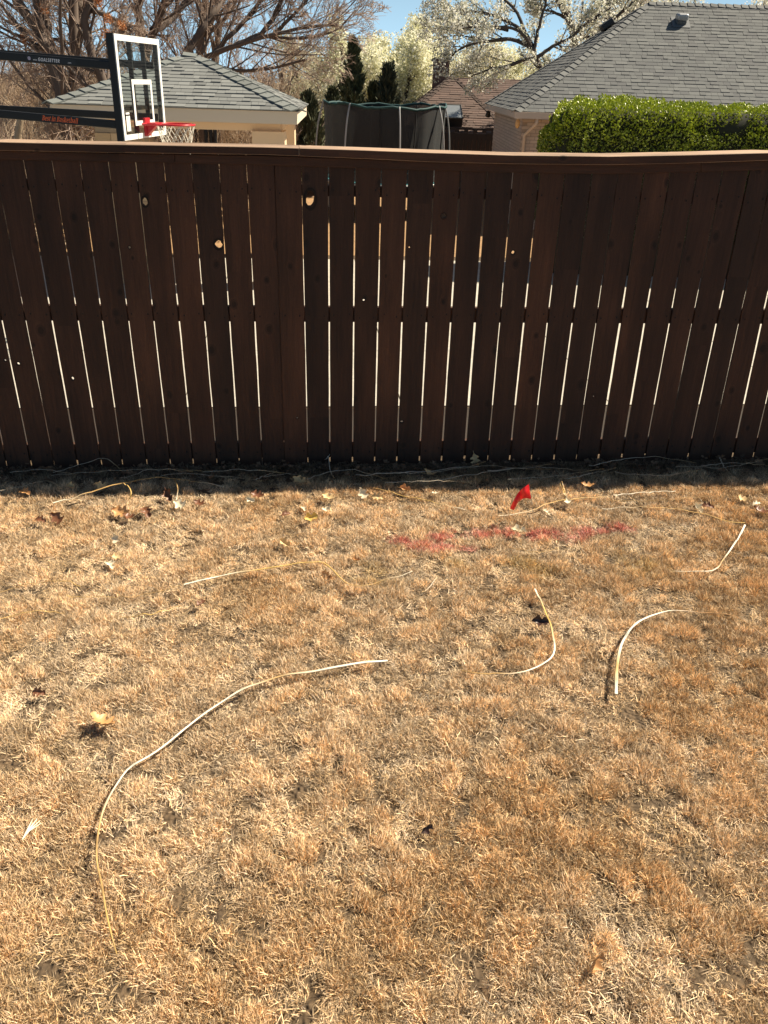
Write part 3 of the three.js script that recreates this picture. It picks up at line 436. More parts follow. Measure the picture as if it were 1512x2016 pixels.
// ------------------------------------------------------------------ basketball goal over the fence
{
  const near = atD(234, 170, 10.2), far = atD(319, 170, 11.5), y1 = atD(232, 66, 10.2).y, y0 = atD(245, 277, 10.2).y;
  const bx = new V3(far.x - near.x, 0, far.z - near.z), BW = bx.length(); bx.normalize();
  const n = new V3(-bx.z, 0, bx.x); if (n.x < 0) n.negate(); // faces right and a little towards us
  const up = new V3(0, 1, 0), org = new V3(near.x, y0, near.z), BH = y1 - y0;
  const G0 = new V3(near.x - 3.6, GY, near.z - 0.6);
  const goal = base('basketball_goal', G0, 'glass basketball backboard with red rim on long black arms beyond the fence', 'basketball goal');
  const L = (a, h, d) => org.clone().addScaledVector(bx, a).addScaledVector(up, h).addScaledVector(n, d).sub(G0); // along, up, out of the front
  const black = std(0.008, 0.008, 0.008, 0.5), white = std(0.82, 0.82, 0.8, 0.4), red = std(0.55, 0.02, 0.03, 0.35);
  const bar = (a0, h0, a1, h1, d, t, s) => { const c = L((a0 + a1) / 2, (h0 + h1) / 2, d); s.box(c, bx.clone().multiplyScalar((a1 - a0) / 2), up.clone().multiplyScalar((h1 - h0) / 2), n.clone().multiplyScalar(t / 2)); };
  const one = (name, mat, f, parent = goal) => { const s = new Soup(); f(s); return obj(name, s.geo(), mat, parent); };
  const glass = new THREE.MeshPhysicalMaterial({ color: new THREE.Color().setRGB(0.86, 0.93, 0.91), roughness: 0.02, transmission: 1, thickness: 0 });
  const board = one('backboard', glass, (s) => { s.quad(L(0.05, 0.05, 0), L(BW - 0.05, 0.05, 0), L(BW - 0.05, BH - 0.05, 0), L(0.05, BH - 0.05, 0)); });
  one('border', white, (s) => { bar(0, 0, 0.055, BH, 0, 0.012, s); bar(BW - 0.055, 0, BW, BH, 0, 0.012, s); bar(0.055, BH - 0.06, BW - 0.055, BH, 0, 0.012, s); bar(0.055, 0, BW - 0.055, 0.055, 0, 0.012, s); }, board);
  const c0 = BW / 2 - 0.3, c1 = BW / 2 + 0.3;
  one('target_square', white, (s) => { bar(c0, 0.14, c0 + 0.05, 0.62, 0.004, 0.003, s); bar(c1 - 0.05, 0.14, c1, 0.62, 0.004, 0.003, s); bar(c0 + 0.05, 0.57, c1 - 0.05, 0.62, 0.004, 0.003, s); bar(c0 + 0.05, 0.14, c1 - 0.05, 0.19, 0.004, 0.003, s); }, board);
  one('label_sticker', white, (s) => { for (const [a, b] of [[0.10, 0.13], [0.14, 0.17], [0.18, 0.205]]) bar(a, 0.09, b, 0.25, 0.004, 0.002, s); bar(0.10, 0.265, 0.2, 0.285, 0.004, 0.002, s); }, board);
  one('frame', black, (s) => { bar(-0.01, -0.02, 0.05, BH + 0.005, -0.045, 0.075, s); bar(BW - 0.05, 0, BW, BH, -0.035, 0.05, s); bar(BW * 0.36, 0, BW * 0.36 + 0.025, BH, -0.04, 0.05, s); bar(BW * 0.66, 0, BW * 0.66 + 0.02, BH, -0.04, 0.05, s); bar(0.05, 0.3, BW - 0.05, 0.34, -0.05, 0.03, s); });
  // rim, bracket and net
  const mid = BW / 2, rh = 0.155;
  one('rim_bracket', red, (s) => { bar(mid - 0.07, 0.02, mid + 0.07, rh + 0.06, 0.02, 0.03, s); const t = [L(mid - 0.05, rh - 0.01, 0.035), L(mid - 0.05, 0.03, 0.035), L(mid - 0.05, rh - 0.01, 0.16)], u = [L(mid + 0.05, rh - 0.01, 0.035), L(mid + 0.05, 0.03, 0.035), L(mid + 0.05, rh - 0.01, 0.16)]; s.tri(...t); s.tri(...u); s.quad(t[1], u[1], u[2], t[2]); const c = L(mid, rh, 0.1); s.box(c, bx.clone().multiplyScalar(0.075), up.clone().multiplyScalar(0.01), n.clone().multiplyScalar(0.075)); });
  const rc = L(mid, rh, 0.15 + 0.225), rim = new Soup(), P = []; for (let k = 0; k <= 40; k++) { const a = k / 40 * 6.2832; P.push(rc.clone().addScaledVector(bx, Math.cos(a) * 0.225).addScaledVector(n, Math.sin(a) * 0.225)); }
  rim.tube(P, 0.011, 8); rim.tube([L(mid - 0.2, rh - 0.002, 0.05), L(mid - 0.215, rh - 0.002, 0.3)], 0.009, 6, true); rim.tube([L(mid + 0.2, rh - 0.002, 0.05), L(mid + 0.215, rh - 0.002, 0.3)], 0.009, 6, true); rim.tube([L(mid - 0.2, rh, 0.045), L(mid + 0.2, rh, 0.045)], 0.011, 6, true);
  obj('rim', rim.geo(), red, goal);
  const net = new Soup(); for (let k = 0; k < 12; k++) for (const s of [-1, 1]) { const q = []; for (let j = 0; j <= 6; j++) { const t = j / 6, a = (k + s * t * 2.2 / 1.0) / 12 * 6.2832, r = lerp(0.22, 0.14, Math.pow(t, 0.7)); q.push(rc.clone().addScaledVector(bx, Math.cos(a) * r).addScaledVector(n, Math.sin(a) * r).addScaledVector(up, -0.02 - 0.40 * t)); } net.tube(q, 0.0045, 5); }
  obj('net', net.geo(), std(0.72, 0.68, 0.58, 0.8), goal);
  // arms: upper and lower pair, from the back of the frame to the post
  const arm = (a, hBoard, hPost, len, name) => { const A = L(a, hBoard, -0.08), B = L(a, hPost, -0.08 - len); const bm = beam(B, A, 0.085, 0.06, 0.012), m = obj(name, bm.geo, black, goal); bm.m.decompose(m.position, m.quaternion, m.scale); return m; };
  const hU = (px, py, a) => atD(px, py, 10.2).y - y0, LEN = 3.0;
  // arm heights at the frame and at the left edge of the picture, carried on to the post
  const u0 = hU(222, 129), l0 = hU(238, 246);
  const slopeAt = (px, py) => { let t = 1.5; for (let i = 0; i < 8; i++) { const q = org.clone().addScaledVector(n, -t), z = -q.z, w = atD(px, py, z); t += (q.x - w.x) / n.x; } const q = org.clone().addScaledVector(n, -t); return { t, y: atD(px, py, -q.z).y }; };
  const ue = slopeAt(0, 109), le = slopeAt(0, 224);
  const uS = (ue.y - y0 - u0) / ue.t, lS = (le.y - y0 - l0) / le.t;
  const up1 = arm(0.03, u0, u0 + uS * LEN, LEN, 'upper_arm'), lo1 = arm(0.03, l0, l0 + lS * LEN, LEN, 'lower_arm');
  arm(BW - 0.03, u0 + 0.02, u0 + uS * LEN, LEN, 'upper_arm'); arm(BW - 0.03, l0 + 0.035, l0 + lS * LEN - 0.06, LEN, 'lower_arm');
  // print on the arms
  const print = (parent, along, w, h, t, name) => { const m = obj(name, new THREE.PlaneGeometry(w, h), new THREE.MeshStandardMaterial({ map: t, roughness: 0.4 }), parent); m.position.set(along, 0, 0.032); };
  const tU = canvasTex(1024, 96, (c, w, h) => { c.fillStyle = '#1b1b1c'; c.fillRect(0, 0, w, h); c.fillStyle = '#b9adc0'; c.beginPath(); c.arc(60, 46, 32, 0, 7); c.fill(); c.strokeStyle = '#d8cfe0'; c.lineWidth = 5; c.beginPath(); c.arc(60, 46, 26, 0, 7); c.stroke(); c.fillStyle = '#8a7a98'; c.beginPath(); c.moveTo(30, 46); c.quadraticCurveTo(60, 14, 90, 46); c.quadraticCurveTo(60, 78, 30, 46); c.fill(); c.fillStyle = '#efeae8'; c.beginPath(); c.arc(60, 46, 10, 0, 7); c.fill(); c.font = 'bold 34px sans-serif'; c.fillText('www.', 140, 76); c.save(); c.translate(238, 80); c.transform(0.98, 0, -0.18, 1.12, 0, 0); c.font = 'bold 76px sans-serif'; c.fillText('GOALSETTER', 0, 0, 600); c.restore(); c.font = 'bold 34px sans-serif'; c.fillText('.com', 850, 76); });
  const tL = canvasTex(768, 96, (c, w, h) => { c.fillStyle = '#19191a'; c.fillRect(0, 0, w, h); c.fillStyle = '#ff7030'; c.save(); c.translate(20, 72); c.transform(1, 0, -0.22, 1, 0, 0); c.font = 'italic bold 88px serif'; c.fillText('Best in Basketball', 0, 4, 735); c.restore(); });
  const pxAlong = (px, a) => { // distance behind the board at which the arm is seen at this x
    let t = 1; for (let i = 0; i < 12; i++) { const q = org.clone().addScaledVector(n, -t), w = atD(px, a, -q.z); t += (q.x - w.x) / n.x; } return t; };
  const tA = pxAlong(52, 115), tB = pxAlong(150, 125), uW = tA - tB;
  print(up1, LEN / 2 + 0.08 - (tA + tB) / 2, uW, uW * 96 / 1024, tU, 'printed_name');
  const tC = pxAlong(82, 232), tD = pxAlong(153, 242), lW = tC - tD;
  print(lo1, LEN / 2 + 0.08 - (tC + tD) / 2, lW * 1.05, 0.08, tL, 'printed_slogan');
  // post out of the frame to the left
  const pc = L(BW / 2, 0, -0.08 - LEN); pc.y = 0; const post = new Soup(); post.box(pc.clone().add(new V3(0, (u0 + uS * LEN + y0 - GY + 0.15) / 2, 0)), n.clone().multiplyScalar(0.075), up.clone().multiplyScalar((u0 + uS * LEN + y0 - GY + 0.15) / 2), bx.clone().multiplyScalar(0.075)); post.box(pc.clone().add(new V3(0, u0 + uS * LEN + y0 - GY, 0)), n.clone().multiplyScalar(0.04), up.clone().multiplyScalar(0.04), bx.clone().multiplyScalar(BW / 2)); post.box(pc.clone().add(new V3(0, l0 + lS * LEN + y0 - GY, 0)), n.clone().multiplyScalar(0.04), up.clone().multiplyScalar(0.04), bx.clone().multiplyScalar(BW / 2));
  obj('post', post.geo(), black, goal);
  console.log('goal board', BW.toFixed(2), BH.toFixed(2), 'top above their ground', (y1 - GY).toFixed(2));
}
// ------------------------------------------------------------------ roofs
const tabGeo = (() => { const s = new Soup(), P = (x, y, z) => new V3(x, y, z); // wedge: x 0..1 along, y thickness, z 0 (butt) .. 1 (up the slope)
  s.quad(P(0, 1, 0), P(1, 1, 0), P(1, 0.06, 1), P(0, 0.06, 1)); s.quad(P(0, -0.3, 0), P(1, -0.3, 0), P(1, 1, 0), P(0, 1, 0)); s.quad(P(0, -0.3, 0), P(0, 1, 0), P(0, 0.06, 1), P(0, -0.3, 1)); s.quad(P(1, 1, 0), P(1, -0.3, 0), P(1, -0.3, 1), P(1, 0.06, 1)); return s.geo(); })();
{ const i = tabGeo.index; tabGeo.computeVertexNormals(); }
// face: eave from A to B, ridge from C (above A) to D (above B); every shingle is its own wedge
function shingleFace(parent, A, B, C, D, o) {
  const x = B.clone().sub(A), W = x.length(); x.normalize(); const cA = C.clone().sub(A), a0 = cA.dot(x), up = cA.clone().addScaledVector(x, -a0), HS = up.length(); up.normalize();
  const n = x.clone().cross(up).normalize().multiplyScalar(1); if (n.y < 0) n.negate();
  const a1 = D.clone().sub(A).dot(x), rng = RNG(o.seed), ex = o.ex, rows = Math.ceil(HS / ex), soup = new Soup();
  let singles = 0; const m = new THREE.Matrix4(), v = new V3(), flip = x.clone().cross(up).dot(n) < 0;
  for (let r = 0; r < rows; r++) {
    const s = r * ex, sm = Math.min(HS, s + ex * 0.5), l = lerp(0, a0, sm / HS), R = lerp(W, a1, sm / HS);
    let a = l - rng() * o.tab * 0.5;
    while (a < R) {
      const w = o.tab * (0.55 + 0.9 * rng()), q0 = Math.max(a, l), q1 = Math.min(a + w, R); a += w;
      if (q1 - q0 < 0.03) continue;
      const thick = (rng() < 0.45 ? o.th * 1.9 : o.th) * (0.9 + 0.2 * rng()), tone = Math.floor(rng() * o.mats.length), org = A.clone().addScaledVector(x, q0 + 0.002).addScaledVector(up, s - 0.012).addScaledVector(n, 0.004);
      const lenU = Math.min(ex + 0.03, HS - s + 0.012);
      m.makeBasis(x.clone().multiplyScalar(q1 - q0 - 0.004), n.clone().multiplyScalar(thick), up.clone().multiplyScalar(lenU)).setPosition(org);
      if (singles < (o.single || 0) && (!o.where || o.where(org))) { const k = new THREE.Mesh(tabGeo, o.mats[tone]); k.name = 'shingle'; m.decompose(k.position, k.quaternion, k.scale); if (m.determinant() < 0) { k.scale.set(1, 1, 1); m.makeBasis(x.clone().multiplyScalar(-(q1 - q0 - 0.004)), n.clone().multiplyScalar(thick), up.clone().multiplyScalar(lenU)).setPosition(org.clone().addScaledVector(x, q1 - q0 - 0.004)); m.decompose(k.position, k.quaternion, k.scale); } k.castShadow = k.receiveShadow = true; parent.add(k); singles++; continue; }
      const c = o.mats[tone].color; soup.col = [c.r, c.g, c.b];
      const P = (i, j, k) => org.clone().addScaledVector(x, i * (q1 - q0 - 0.004)).addScaledVector(n, j * thick).addScaledVector(up, k * lenU);
      soup.quad(P(0, 1, 0), P(1, 1, 0), P(1, 0.06, 1), P(0, 0.06, 1)); soup.quad(P(0, -0.3, 0), P(1, -0.3, 0), P(1, 1, 0), P(0, 1, 0)); soup.quad(P(0, -0.3, 0), P(0, 1, 0), P(0, 0.06, 1), P(0, -0.3, 1)); soup.quad(P(1, 1, 0), P(1, -0.3, 0), P(1, -0.3, 1), P(1, 0.06, 1));
    }
  }
  if (soup.p.length) tag(obj('shingles', soup.geo(true), o.soupMat, parent), null, null, null, 'stuff');
}
function ridgeCaps(parent, P, Q, nL, nR, mats, step = 0.2, w = 0.15, seed = 1) { // folded caps from P up to Q
  const d = Q.clone().sub(P), L = d.length(); d.normalize(); const rng = RNG(seed), n = Math.floor(L / step);
  const side = (nn) => { const s = nn.clone().cross(d).normalize(); return s; };
  const sl = side(nL), sr = side(nR); if (sl.dot(nR) > 0) sl.negate(); if (sr.dot(nL) > 0) sr.negate();
  const up = nL.clone().add(nR).normalize();
  for (let k = 0; k < n; k++) {
    const s = new Soup(), a = P.clone().addScaledVector(d, k * step).addScaledVector(up, 0.045), b = P.clone().addScaledVector(d, (k + 1) * step + 0.03).addScaledVector(up, 0.022), ww = w * (0.95 + 0.1 * rng()), th = 0.02;
    for (const S of [sl, sr]) { const nn = S === sl ? nL : nR, A = a, B = b, C = b.clone().addScaledVector(S, ww), D = a.clone().addScaledVector(S, ww), dn = nn.clone().multiplyScalar(-th); s.quad(A, B, C, D); s.quad(A, D, D.clone().add(dn), A.clone().add(dn)); s.quad(D, C, C.clone().add(dn), D.clone().add(dn)); }
    obj('ridge_shingle', s.geo(), mats[Math.floor(rng() * mats.length)], parent);
  }
}
function hipSolid(parent, e, r, mat, name = 'roof', y = 0) { // e: four eave corners (front left, front right, back right, back left), r: ridge ends (left, right)
  const s = new Soup(); const [a, b, c, d] = e, [l, q] = r; s.quad(a, b, q, l); s.tri(b, c, q); s.quad(c, d, l, q); s.tri(d, a, l); s.quad(a, d, c, b); return obj(name, s.geo().toNonIndexed(), mat, parent);
}
const grain = tex(128, 128, (u, v) => 0.5 + 0.5 * noise(u * 128, v * 128, 91, 128));
const toneMats = (list, rough = 0.95) => list.map((c) => std(c[0], c[1], c[2], rough));
const vcol = () => new THREE.MeshStandardMaterial({ vertexColors: true, roughness: 0.95 });
const nrm = (A, B, C) => { const n = B.clone().sub(A).cross(C.clone().sub(A)).normalize(); if (n.y < 0) n.negate(); return n; };

// ------------------------------------------------------------------ open pavilion left of centre
{
  const FL = atD(93, 206, 13.75), FR = atD(588, 216, 13.98), eave = (FL.y + FR.y) / 2; FL.y = FR.y = eave;
  const x = FR.clone().sub(FL), W = x.length(); x.normalize(); const z = new V3(x.z, 0, -x.x); if (z.z > 0) z.negate(); // z leads away
  const D = 4.0, o = FL.clone(); o.y = GY;
  const g = base('pavilion', o, 'open garden pavilion with grey hipped shingle roof and cream trim', 'pavilion');
  const L = (a, y, d) => FL.clone().setY(0).addScaledVector(x, a).addScaledVector(z, d).add(new V3(0, y, 0)).sub(o);
  const pk = atD(372, 108, (-FL.z - FR.z) / 2 + D / 2), top = pk.y;
  const a = L(0, eave, 0), b = L(W, eave, 0), c = L(W, eave, D), d = L(0, eave, D), l = L(W / 2 - 0.08, top, D / 2), r = L(W / 2 + 0.08, top, D / 2);
  const T = [[0.17, 0.18, 0.178], [0.15, 0.158, 0.157], [0.192, 0.202, 0.199], [0.16, 0.169, 0.167], [0.132, 0.139, 0.139]];
  const mats = toneMats(T), roofM = std(0.2, 0.21, 0.2, 0.95);
  const roof = hipSolid(g, [a, b, c, d], [l, r], roofM);
  shingleFace(roof, a, b, l, r, { seed: 3, ex: 0.14, tab: 0.17, th: 0.01, mats, single: 300, soupMat: vcol() });
  shingleFace(roof, b, c, r, r, { seed: 4, ex: 0.14, tab: 0.17, th: 0.01, mats, soupMat: vcol() });
  shingleFace(roof, d, a, l, l, { seed: 5, ex: 0.14, tab: 0.17, th: 0.01, mats, soupMat: vcol() });
  shingleFace(roof, c, d, r, l, { seed: 6, ex: 0.14, tab: 0.17, th: 0.01, mats, soupMat: vcol() });
  const nf = nrm(a, b, l), nr = nrm(b, c, r), nl = nrm(d, a, l);
  const dark = toneMats([[0.16, 0.175, 0.17], [0.14, 0.152, 0.148], [0.18, 0.195, 0.19]]);
  ridgeCaps(roof, b, r, nr, nf, dark, 0.2, 0.16, 1); ridgeCaps(roof, a, l, nf, nl, dark, 0.2, 0.16, 2); ridgeCaps(roof, l.clone().addScaledVector(x, -0.05), r.clone().addScaledVector(x, 0.12), nf, nrm(c, d, l), dark, 0.2, 0.14, 3);
  const cream = std(0.66, 0.56, 0.44, 0.7), wall = std(0.70, 0.52, 0.34, 0.8), dk = std(0.14, 0.12, 0.1, 0.8);
  const box = (a0, y0, d0, a1, y1, d1, name, mat, parent = g) => { const s = new Soup(); s.box(L((a0 + a1) / 2, (y0 + y1) / 2, (d0 + d1) / 2), x.clone().multiplyScalar((a1 - a0) / 2), new V3(0, (y1 - y0) / 2, 0), z.clone().multiplyScalar((d1 - d0) / 2)); return obj(name, s.geo(), mat, parent); };
  const fb = eave - 0.19;
  box(0.03, fb, 0.03, W - 0.03, eave - 0.012, 0.06, 'fascia', cream); box(W - 0.06, fb, 0.062, W - 0.03, eave - 0.012, D - 0.062, 'fascia', cream); box(0.03, fb, 0.062, 0.06, eave - 0.012, D - 0.062, 'fascia', cream); box(0.03, fb, D - 0.06, W - 0.03, eave - 0.012, D - 0.03, 'fascia', cream);
  box(0.0, eave - 0.011, 0.0, W, eave - 0.004, 0.06, 'drip_edge', dk);
  box(0.061, fb - 0.005, 0.061, W - 0.061, fb + 0.004, D - 0.061, 'soffit', std(0.6, 0.45, 0.28, 0.8));
  box(0.3, fb - 0.12, 0.3, W - 0.3, fb - 0.006, 0.55, 'beam', wall); box(0.3, fb - 0.12, D - 0.55, W - 0.3, fb - 0.006, D - 0.3, 'beam', wall); box(0.3, fb - 0.12, 0.552, 0.55, fb - 0.006, D - 0.552, 'beam', wall); box(W - 0.55, fb - 0.12, 0.552, W - 0.3, fb - 0.006, D - 0.552, 'beam', wall);
  for (const [p0, p1, d0, d1] of [[W - 0.75, W - 0.24, 0.24, 0.75], [W - 0.75, W - 0.24, D - 0.75, D - 0.24]]) box(p0, GY, d0, p1, fb - 0.121, d1, 'column', wall);
  // tan stone pier on the left, laid in blocks
  const rng = RNG(8), bm = toneMats([[0.45, 0.33, 0.2], [0.38, 0.27, 0.17], [0.52, 0.39, 0.25], [0.33, 0.25, 0.17]], 0.9);
  for (const [pa, pw] of [[0.55, 0.75], [0.3, 0.5]]) {
    const pd = pa === 0.55 ? 0.35 : D - 0.8, core = box(pa + 0.012, GY, pd + 0.012, pa + pw - 0.012, fb - 0.121, pd + 0.5, 'pier', std(0.3, 0.25, 0.19, 0.95));
    for (let row = 0; row < 20; row++) { const y = GY + 0.02 + row * 0.125; if (y + 0.115 > fb - 0.125) break; let q = pa; const first = row % 2 ? 0.5 : 1; let k = 0; while (q < pa + pw - 0.02) { const w = Math.min((k === 0 ? first : 1) * 0.25, pa + pw - q); const j = rng() * 0.008; box(q + 0.004, y, pd - j, q + w - 0.004, y + 0.115, pd + 0.06, 'stone', bm[Math.floor(rng() * 4)], core); q += w; k++; } }
  }
  console.log('pavilion W', W.toFixed(2), 'eave', (eave - GY).toFixed(2), 'rise', (top - eave).toFixed(2));
}
// ------------------------------------------------------------------ house on the right
{
  const Fc = atD(1015, 219, 21.5), e = Fc.y, Ap = atD(1277, 6, 25.2), XR = 17, DB = 7.4;
  const o = new V3(Fc.x, GY, Fc.z), g = base('grey_roof_house', o, 'house with broad grey shingle hip roof and pale painted brick walls', 'house');
  const P = (x, y, z) => new V3(x, y, z).sub(o);
  const a = P(Fc.x, e, Fc.z), b = P(XR, e, Fc.z), c = P(XR, e, Fc.z - DB), d = P(Fc.x, e, Fc.z - DB), l = P(Ap.x, Ap.y, Fc.z - DB / 2), r = P(XR - (Ap.x - Fc.x), Ap.y, Fc.z - DB / 2);
  const mats = toneMats([[0.128, 0.134, 0.134], [0.118, 0.123, 0.124], [0.142, 0.148, 0.147], [0.122, 0.128, 0.129], [0.108, 0.112, 0.115]]);
  const roof = hipSolid(g, [a, b, c, d], [l, r], std(0.2, 0.2, 0.2, 0.95));
  const vm = vcol(), vis = (q) => { const w = q.clone().add(o); return w.y > 2.35; };
  shingleFace(roof, a, b, l, r, { seed: 13, ex: 0.135, tab: 0.2, th: 0.008, mats, single: 300, where: vis, soupMat: vm });
  shingleFace(roof, d, a, l, l, { seed: 14, ex: 0.135, tab: 0.22, th: 0.008, mats, soupMat: vm });
  const nf = nrm(a, b, l), nl = nrm(d, a, l), nb = nrm(c, d, l), caps = toneMats([[0.14, 0.145, 0.144], [0.12, 0.124, 0.124], [0.16, 0.165, 0.163]]);
  ridgeCaps(roof, a, l, nf, nl, caps, 0.2, 0.15, 5); ridgeCaps(roof, l, r, nf, nb, caps, 0.2, 0.14, 6); ridgeCaps(roof, d, l, nl, nb, caps, 0.2, 0.14, 7);
  const trim = std(0.62, 0.52, 0.42, 0.6);
  const bx = (x0, y0, z0, x1, y1, z1, name, mat, parent = g) => obj(name, aabox(x0 - o.x, y0 - o.y, z0 - o.z, x1 - o.x, y1 - o.y, z1 - o.z), mat, parent);
  bx(Fc.x - 0.02, e - 0.15, Fc.z - 0.02, XR, e - 0.012, Fc.z + 0.09, 'gutter', trim); bx(Fc.x - 0.005, e - 0.14, Fc.z - DB, Fc.x + 0.03, e - 0.006, Fc.z - 0.022, 'fascia', trim);
  bx(Fc.x + 0.032, e - 0.15, Fc.z - DB, XR, e - 0.142, Fc.z - 0.024, 'soffit', std(0.5, 0.4, 0.3, 0.8));
  // walls of painted brick
  const wx = Fc.x + 0.26, wz = Fc.z - 0.45, paintM = toneMats([[0.6, 0.5, 0.42], [0.56, 0.46, 0.385], [0.63, 0.53, 0.45], [0.58, 0.49, 0.41]], 0.8), mortar = std(0.40, 0.33, 0.27, 0.95), top = e - 0.152;
  const wall = bx(wx + 0.008, GY, Fc.z - DB + 0.4, XR - 0.4, top, wz - 0.008, 'wall', mortar), rng = RNG(31), rest = new Soup(); let single = 0;
  const unit = new THREE.BoxGeometry(1, 1, 1);
  const brick = (cx, cy, cz, sx, sy, sz, show) => { const t = Math.floor(rng() * 4); if (show && single < 300) { const m = obj('brick', unit, paintM[t], wall); m.position.set(cx - o.x, cy - o.y, cz - o.z); m.scale.set(sx, sy, sz); single++; } else { rest.col = [paintM[t].color.r, paintM[t].color.g, paintM[t].color.b]; rest.box(new V3(cx - o.x, cy - o.y, cz - o.z), new V3(sx / 2, 0, 0), new V3(0, sy / 2, 0), new V3(0, 0, sz / 2)); } };
  for (let row = 0; row * 0.077 + GY < top - 0.07; row++) {
    const y = GY + row * 0.077 + 0.035; const off = (row % 2) * 0.11;
    for (let x = wx + off; x < wx + 4; x += 0.22) brick(x + 0.105, y, wz - 0.004, 0.206, 0.064, 0.02, y > 0.2 && x < wx + 1.1);
    for (let z = wz - off; z > Fc.z - DB + 0.6; z -= 0.22) brick(wx + 0.004, y, z - 0.105, 0.02, 0.064, 0.206, y > 0.3 && z > wz - 1.2);
  }
  tag(obj('bricks', rest.geo(true), new THREE.MeshStandardMaterial({ vertexColors: true, roughness: 0.8 }), wall), null, null, null, 'stuff');
  // downspout with an offset elbow
  const s = new Soup(), dx = Fc.x + 0.22; const dsp = [[dx + 0.3, e - 0.15, Fc.z + 0.03], [dx + 0.3, e - 0.25, Fc.z + 0.02], [dx + 0.1, e - 0.52, wz + 0.07], [dx + 0.1, e - 1.2, wz + 0.06], [dx + 0.1, GY + 0.1, wz + 0.06]].map((q) => P(...q));
  s.tube(dsp, [0.05, 0.05, 0.05, 0.05, 0.05], 4, true); obj('downspout', s.geo().toNonIndexed(), trim, g);
  { const q = s; }
  // lamps under the eave
  const lampM = std(0.7, 0.45, 0.2, 0.5), darkM = std(0.03, 0.025, 0.02, 0.6);
  const lp = new THREE.SphereGeometry(0.075, 10, 8); lp.scale(0.8, 1.4, 0.8); const lm = obj('porch_lamp', lp, lampM, g); lm.position.copy(P(Fc.x + 0.1, e - 0.27, Fc.z - 0.2));
  obj('lamp_stem', new THREE.CylinderGeometry(0.03, 0.03, 0.06, 8), trim, lm).position.y = 0.12;
  for (const k of [0, 1]) { const f = new THREE.CylinderGeometry(0.05, 0.075, 0.15, 10); f.rotateX(0.7); const m = obj('flood_lamp', f, darkM, g); m.position.copy(P(Fc.x + 0.06 + k * 0.001, e - 0.27, Fc.z - DB + 0.5 - k * 0.22)); }
  // vents on the roof
  const vp = atD(1352, 42, 24), slope = Math.atan2(Ap.y - e, DB / 2), vt = new THREE.Group(); { // sit on the front face
    const t = (vp.y - e) / (Ap.y - e); vt.position.copy(P(vp.x, e + (Ap.y - e) * t + 0.01, Fc.z - DB / 2 * t)); }
  vt.name = 'roof_vent'; g.add(vt); vt.rotation.x = slope; vt.scale.setScalar(0.8);
  const vm1 = std(0.4, 0.41, 0.42, 0.4, { metalness: 0.6 }), vm2 = std(0.12, 0.13, 0.14, 0.5);
  const hood = new THREE.CylinderGeometry(0.19, 0.19, 0.36, 14, 1, false, 0, Math.PI); hood.rotateZ(Math.PI / 2); hood.rotateX(0); hood.scale(1, 0.75, 1.1);
  const hd = obj('vent_hood', new RoundedBoxGeometry(0.36, 0.2, 0.34, 3, 0.07), vm1, vt); hd.position.set(0, 0.17, 0); hd.rotation.x = -slope * 0.75;
  obj('vent_base', aabox(-0.15, -0.02, -0.17, 0.15, 0.12, 0.15), vm2, vt); obj('flashing', aabox(-0.28, 0.012, -0.25, 0.28, 0.02, 0.3), vm2, vt);
  { // low dark vent on the left hip
    const q = atD(1212, 46, 24.3); const v2 = new THREE.Group(); v2.name = 'roof_vent'; const t = (q.y - e) / (Ap.y - e) * 0.985; const xx = Fc.x + (Ap.x - Fc.x) * t; v2.position.copy(P(xx - 0.02, e + (Ap.y - e) * t, Fc.z - DB / 2 - 0.55)); g.add(v2); v2.rotation.z = Math.atan2(Ap.y - e, Ap.x - Fc.x); obj('vent_hood', new RoundedBoxGeometry(0.36, 0.16, 0.34, 2, 0.04), std(0.02, 0.02, 0.022, 0.5), v2).position.y = 0.1; }
  console.log('right house eave', (e - GY).toFixed(2), 'rise', (Ap.y - e).toFixed(2), 'hip run', (Ap.x - Fc.x).toFixed(2));
}
